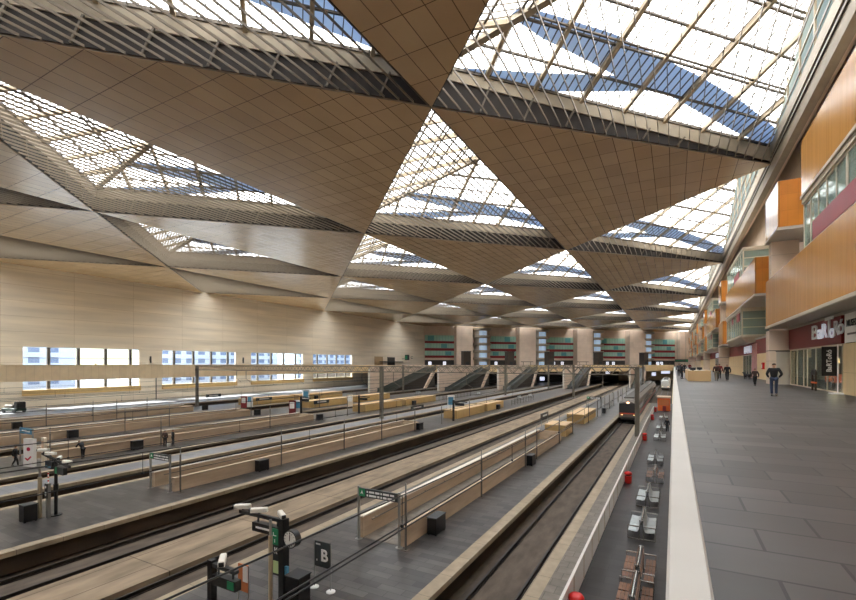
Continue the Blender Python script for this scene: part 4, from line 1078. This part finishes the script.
MB().box(-.55, .55, -.02, .02, 0, 2.65).build('leaf', 'soffit grey', t); MB().box(-.6, .6, -.01, .03, 2.65, 2.72).build('frame', 'post grey', t); MB().cyl(0, 0, 0, .04, .03, 8).build('handle', 'chrome', t).location = (-.42, -.05, 1.05)
# information counter
t = thing('information_counter', 'long pale wood information counter standing on the gallery floor', 'counter', (1.2, 50.5, GZ))
m = MB(); m.box(0, 1.9, 0, .12, 0, 1.02); m.box(0, .12, .12, 13, 0, 1.02); m.box(1.78, 1.9, .12, 13, 0, 1.02); m.box(.12, 1.78, 12.88, 13, 0, 1.02); m.build('panelling', 'counter wood', t)
MB().box(.1, 1.8, .1, 12.9, .8, .95).build('worktop', 'counter top', t)
for j, (dx, dy) in enumerate(((.5, 3.2), (1.3, 8))):
    t = thing('monitor', 'dark monitor on the information counter, %s from the near end' % ('first', 'second', 'third', 'fourth')[j], 'monitor', (1.2 + dx, 50.5 + dy, GZ + .953))
    MB().box(-.25, .25, -.02, .02, .06, .32).build('screen', 'charcoal', t); MB().box(-.1, .1, -.08, .08, 0, .06).build('foot', 'charcoal', t)

# ------------------------------------------------------------------ people
def skin_mesh(verts, edges, radii, name, m, parent, extra=None):
    me = bpy.data.meshes.new(name); me.from_pydata(verts, edges, [])
    o = bpy.data.objects.new(name, me); COL.objects.link(o)
    sk = o.modifiers.new('skin', 'SKIN'); sk.use_smooth_shade = True
    ld = me.skin_vertices[0].data
    for i, r in enumerate(radii): ld[i].radius = r if isinstance(r, tuple) else (r, r)
    ld[0].use_root = True
    ss = o.modifiers.new('sub', 'SUBSURF'); ss.levels = 1; ss.render_levels = 1
    bpy.context.view_layer.update()
    ev = o.evaluated_get(bpy.context.evaluated_depsgraph_get())
    nm = bpy.data.meshes.new_from_object(ev); bpy.data.objects.remove(o)
    if extra:
        bm = bmesh.new(); bm.from_mesh(nm)
        for v, f in extra:
            vs = [bm.verts.new(p) for p in v]
            for q in f: bm.faces.new([vs[i] for i in q])
        bm.to_mesh(nm); bm.free()
    nm.materials.clear(); nm.materials.append(M[m])
    for p in nm.polygons: p.use_smooth = True
    ob = bpy.data.objects.new(name, nm); COL.objects.link(ob); ob.parent = parent
    return ob
def person(x, y, z, rz, label, pose='walk', top='jacket black', legs='trousers black', hair='hair dark', H=1.75, bag=None):
    t = thing('person', label, 'person', (x, y, z), rz)
    k = H / 1.75
    st = .22 if pose == 'walk' else .04
    lean = {'lean': .38, 'walk': .03}.get(pose, 0)
    def V(a, b, c): return Vector((a * k, b * k, c * k))
    pel = V(0, 0, .93); ab = V(0, .02 + lean * .2, 1.1); ch = V(0, lean * .6, 1.32 - lean * .1); nk = V(0, lean * .95 + .01, 1.48 - lean * .2); hd = V(0, lean * 1.15 + .03, 1.62 - lean * .3); tp = V(0, lean * 1.2 + .02, 1.71 - lean * .32)
    hips = [V(s * .1, 0, .9) for s in (-1, 1)]
    kn = [V(s * .1, (st if s > 0 else -st * .35) * .7 + .03, .49) for s in (-1, 1)]
    an = [V(s * .1, (st if s > 0 else -st), .09 + (.05 if s < 0 and pose == 'walk' else 0)) for s in (-1, 1)]
    toe = [a + V(0, .15, -.05) for a in an]; heel = [a + V(0, -.05, -.05) for a in an]
    sh = [V(s * .2, lean * .75, 1.42 - lean * .17) for s in (-1, 1)]
    if pose == 'pockets': el = [V(s * .32, -.1, 1.15) for s in (-1, 1)]; wr = [V(s * .22, .08, .98) for s in (-1, 1)]
    elif pose == 'lean': el = [V(s * .27, lean + .1, 1.08) for s in (-1, 1)]; wr = [V(s * .12, lean + .3, 1.12) for s in (-1, 1)]
    else: el = [V(s * .27, -.04 - s * st * .3, 1.13) for s in (-1, 1)]; wr = [V(s * .26, .08 - s * st * .6, .89) for s in (-1, 1)]
    hn = [w_ + (w_ - e).normalized() * .09 * k for w_, e in zip(wr, el)]
    # body
    vs = [pel, ab, ch, nk, hd, tp] + sh + el + wr + hn + hips + kn + an
    ed = [(0, 1), (1, 2), (2, 3), (3, 4), (4, 5)]
    for i in (0, 1): ed += [(2, 6 + i), (6 + i, 8 + i), (8 + i, 10 + i), (10 + i, 12 + i), (0, 14 + i), (14 + i, 16 + i), (16 + i, 18 + i)]
    rr = [.1, .1, .1, .055, (.088, .104), .07, .05, .05, .036, .036, .027, .027, (.035, .02), (.035, .02), .075, .075, .05, .05, .035, .035]
    ext = []
    for i, s in enumerate((-1, 1)):             # fingers and thumb, each its own curled chain
        d = (hn[i] - wr[i]).normalized(); side = Vector((0, 1, 0)); side = (side - d * side.dot(d)).normalized(); cur = Vector((-s, 0, 0)); cur = (cur - d * cur.dot(d)).normalized()
        for f in range(4):
            b = hn[i] + side * (.028 - .019 * f) * k; ln = (.07, .08, .075, .058)[f] * k
            q = MB().tube([b - d * .02, b + d * ln * .5 + cur * .008, b + d * ln * .9 + cur * .03 * k], [.0095 * k, .0085 * k, .006 * k], 6); ext.append((q.v, q.f))
        b = wr[i] + d * .035 * k + side * .03 * k
        q = MB().tube([b - side * .02, b + d * .03 * k + side * .022 * k, b + d * .065 * k + side * .02 * k + cur * .02 * k], [.011 * k, .01 * k, .007 * k], 6); ext.append((q.v, q.f))
    hv = (tp - nk).normalized()                 # nose, ears, eyes sockets as small forms of the head
    fr = Vector((0, 1, 0)); fr = (fr - hv * fr.dot(hv)).normalized()
    q = MB().tube([hd + fr * .085 * k + hv * .03, hd + fr * .112 * k - hv * .02, hd + fr * .09 * k - hv * .025], [.008, .015, .01], 6); ext.append((q.v, q.f))
    for s in (-1, 1):
        q = MB().tube([hd + Vector((s * .078 * k, 0, 0)) + hv * .025, hd + Vector((s * .093 * k, -.012, 0)), hd + Vector((s * .08 * k, 0, 0)) - hv * .03], [.008, .014, .008], 6); ext.append((q.v, q.f))
    body = skin_mesh([tuple(v) for v in vs], ed, [tuple(c * k for c in r) if isinstance(r, tuple) else r * k for r in rr], 'body', 'skin', t, ext)
    # jacket
    hem = V(0, -.0, .86)
    vs = [hem, ab, ch, nk - Vector((0, 0, .03 * k))] + sh + el + wr
    ed = [(0, 1), (1, 2), (2, 3)]
    for i in (0, 1): ed += [(2, 4 + i), (4 + i, 6 + i), (6 + i, 8 + i)]
    rr = [(.165, .13), (.16, .125), (.165, .125), .09, .085, .085, .066, .066, .05, .05]
    skin_mesh([tuple(v) for v in vs], ed, [tuple(c * k for c in r) if isinstance(r, tuple) else r * k for r in rr], 'jacket', top, t)
    vs = [pel] + hips + kn + an; ed = [(0, 1), (0, 2), (1, 3), (2, 4), (3, 5), (4, 6)]
    rr = [.12, .11, .11, .078, .078, .06, .06]
    skin_mesh([tuple(v) for v in vs], ed, [r * k for r in rr], 'trousers', legs, t)
    for i in (0, 1):
        skin_mesh([tuple(heel[i]), tuple((heel[i] + toe[i]) / 2 + Vector((0, 0, .012))), tuple(toe[i])], [(0, 1), (1, 2)], [.042 * k, (.045 * k, .04 * k), (.042 * k, .03 * k)], 'shoe', 'shoe', t)
    skin_mesh([tuple(hd - fr * .03 * k + hv * .0), tuple(hd - fr * .018 * k + hv * .05 * k), tuple(tp + hv * .01 * k)], [(0, 1), (1, 2)], [.095 * k, (.1 * k, .104 * k), .075 * k], 'hair', hair, t)
    if bag:
        b = MB().bevbox(-.09, .09, -.17, .17, .0, .32, .03); o = b.build('bag', bag, None)
        o.location = (x + math.cos(rz) * .36, y + math.sin(rz) * .36, z); tag(o, bag_label[0], 'bag')
    return t
bag_label = ['']
person(4.6, 29.4, GZ, 0, 'man in black jacket and blue jeans walking away with hands in pockets', 'pockets', 'jacket black', 'denim', 'hair dark', 1.74)
person(5.35, 41.5, GZ, .2, 'short person in dark clothes walking away before the first pillar', 'walk', 'jacket brown', 'trousers black', 'hair dark', 1.34)
person(3.6, 51.5, GZ, 0, 'person in brown jacket and pale trousers beside the information counter', 'walk', 'jacket brown', 'trousers khaki', 'hair dark', 1.68)
person(4.45, 51.3, GZ, .1, 'person in long black coat right of the person in brown', 'walk', 'jacket black', 'trousers black', 'hair grey', 1.64)
person(4.25, 57, GZ, 0, 'person in a red jacket behind the pair at the counter', 'walk', 'jacket red', 'trousers black', 'hair dark', 1.7)
person(.55, 64.5, GZ, .1, 'person in grey standing close to the white kerb of the gallery', 'stand', 'jacket grey', 'trousers black', 'hair dark', 1.72)
person(.95, 92, GZ, 0, 'person in black far along the gallery, left of a pair', 'walk', 'jacket black', 'trousers black', 'hair dark', 1.74)
person(1.6, 90, GZ, .2, 'person in black far along the gallery, right of a pair', 'walk', 'jacket black', 'trousers black', 'hair dark', 1.7)
person(2.8, 105, GZ, 0, 'person in dark red far behind the information counter', 'stand', 'jacket red', 'trousers black', 'hair dark', 1.7)
person(.75, 57.5, GZ, -1.2, 'person in black standing on the kerb side of the information counter', 'stand', 'jacket black', 'trousers black', 'hair dark', 1.66)
t = thing('dog', 'black dog standing beside the short person before the shops', 'dog', (6.75, 57.5, GZ), .6)
skin_mesh([(0, -.3, .48), (0, 0, .5), (0, .28, .52), (0, .42, .66), (0, .52, .74), (0, .66, .7), (0, -.5, .62), (-.09, .27, .25), (.09, .27, .25), (-.09, .29, .03), (.09, .29, .03), (-.09, -.27, .3), (.09, -.27, .3), (-.09, -.37, .2), (.09, -.37, .2), (-.09, -.33, .03), (.09, -.33, .03)],
          [(0, 1), (1, 2), (2, 3), (3, 4), (4, 5), (0, 6), (2, 7), (2, 8), (7, 9), (8, 10), (0, 11), (0, 12), (11, 13), (12, 14), (13, 15), (14, 16)],
          [.12, .12, .14, .09, .085, .04, .025, .045, .045, .03, .03, .06, .06, .035, .035, .03, .03], 'body', 'jacket black', t)
bag_label[0] = 'pale carrier bag at the feet of the couple by the ramp wall'
px_, py_ = at(15, 466.5); person(px_, py_, 0, -.6, 'man in dark clothes standing alone at the left edge of the platforms', 'walk', 'jacket black', 'trousers black', 'hair dark', 1.76)
px_, py_ = at(79, 458); person(px_ + .72, py_, 0, PI / 2 + .2, 'person in black leaning on the ramp wall of the fourth platform', 'lean', 'jacket black', 'trousers black', 'hair dark', 1.74)
px_, py_ = at(165, 446.5); person(px_, py_, 0, .6, 'person in brown standing left in the couple by the ramp wall', 'stand', 'jacket brown', 'trousers black', 'hair dark', 1.68, 'bag')
px_, py_ = at(170.5, 446.2); person(px_ + .25, py_ + .1, 0, -.3, 'person in black standing right in the couple by the ramp wall', 'stand', 'jacket black', 'trousers black', 'hair dark', 1.76)
person(-.75, 63.2, 0, -.2, 'person in black standing beside a steel bench below the gallery', 'stand', 'jacket black', 'trousers black', 'hair dark', 1.7)
Yb = on_x(96, -94.5); person(-94.6, Yb, GZ, -PI / 2, 'dark head and shoulders of a person looking over the footbridge parapet', 'stand', 'jacket black', 'trousers black', 'hair dark', 1.78)
for i, (px, K, tp) in enumerate(((652, 224, 'jacket black'), (656, 226, 'jacket red'), (660.5, 223, 'jacket grey'), (665, 225, 'jacket black'), (669.5, 223.5, 'jacket brown'))):
    x, y = on_far(px, K); person(x, y, GZ, 2.4, 'person %s at the mezzanine edge above the silver train, %s of five' % (('in black', 'in red', 'in grey', 'in black', 'in brown')[i], ('first', 'second', 'third', 'fourth', 'last')[i]), 'stand', tp, 'trousers black', 'hair dark', 1.72)

# ------------------------------------------------------------------ outside the left windows
struct(MB().box(XL - 260, XL - .6, -150, 420, -1.6, -1.3).build('floor', 'ground outside'))
for i, (y, L, h, d) in enumerate(((60, 60, 24, 70), (150, 70, 30, 60), (260, 80, 26, 80), (-30, 50, 20, 75))):
    t = thing('apartment_block', 'pale apartment block seen through the left windows, %s' % ('behind the first window', 'behind the second window', 'behind the far windows', 'left of the others')[i], 'building', (XL - 40 - d, y, -1.3))
    MB().box(-8, 8, -L / 2, L / 2, 0, h).build('wall', 'facade outside', t)
    q = MB()
    for z in range(2, int(h) - 2, 4):
        for yy in range(int(-L / 2) + 3, int(L / 2) - 3, 6): q.box(8, 8.15, yy, yy + 3.4, z, z + 2.2)
    q.build('windows', 'facade glass', t)
    for c in t.children:
        if c.name.startswith('windows'): c.name = 'window_grid'
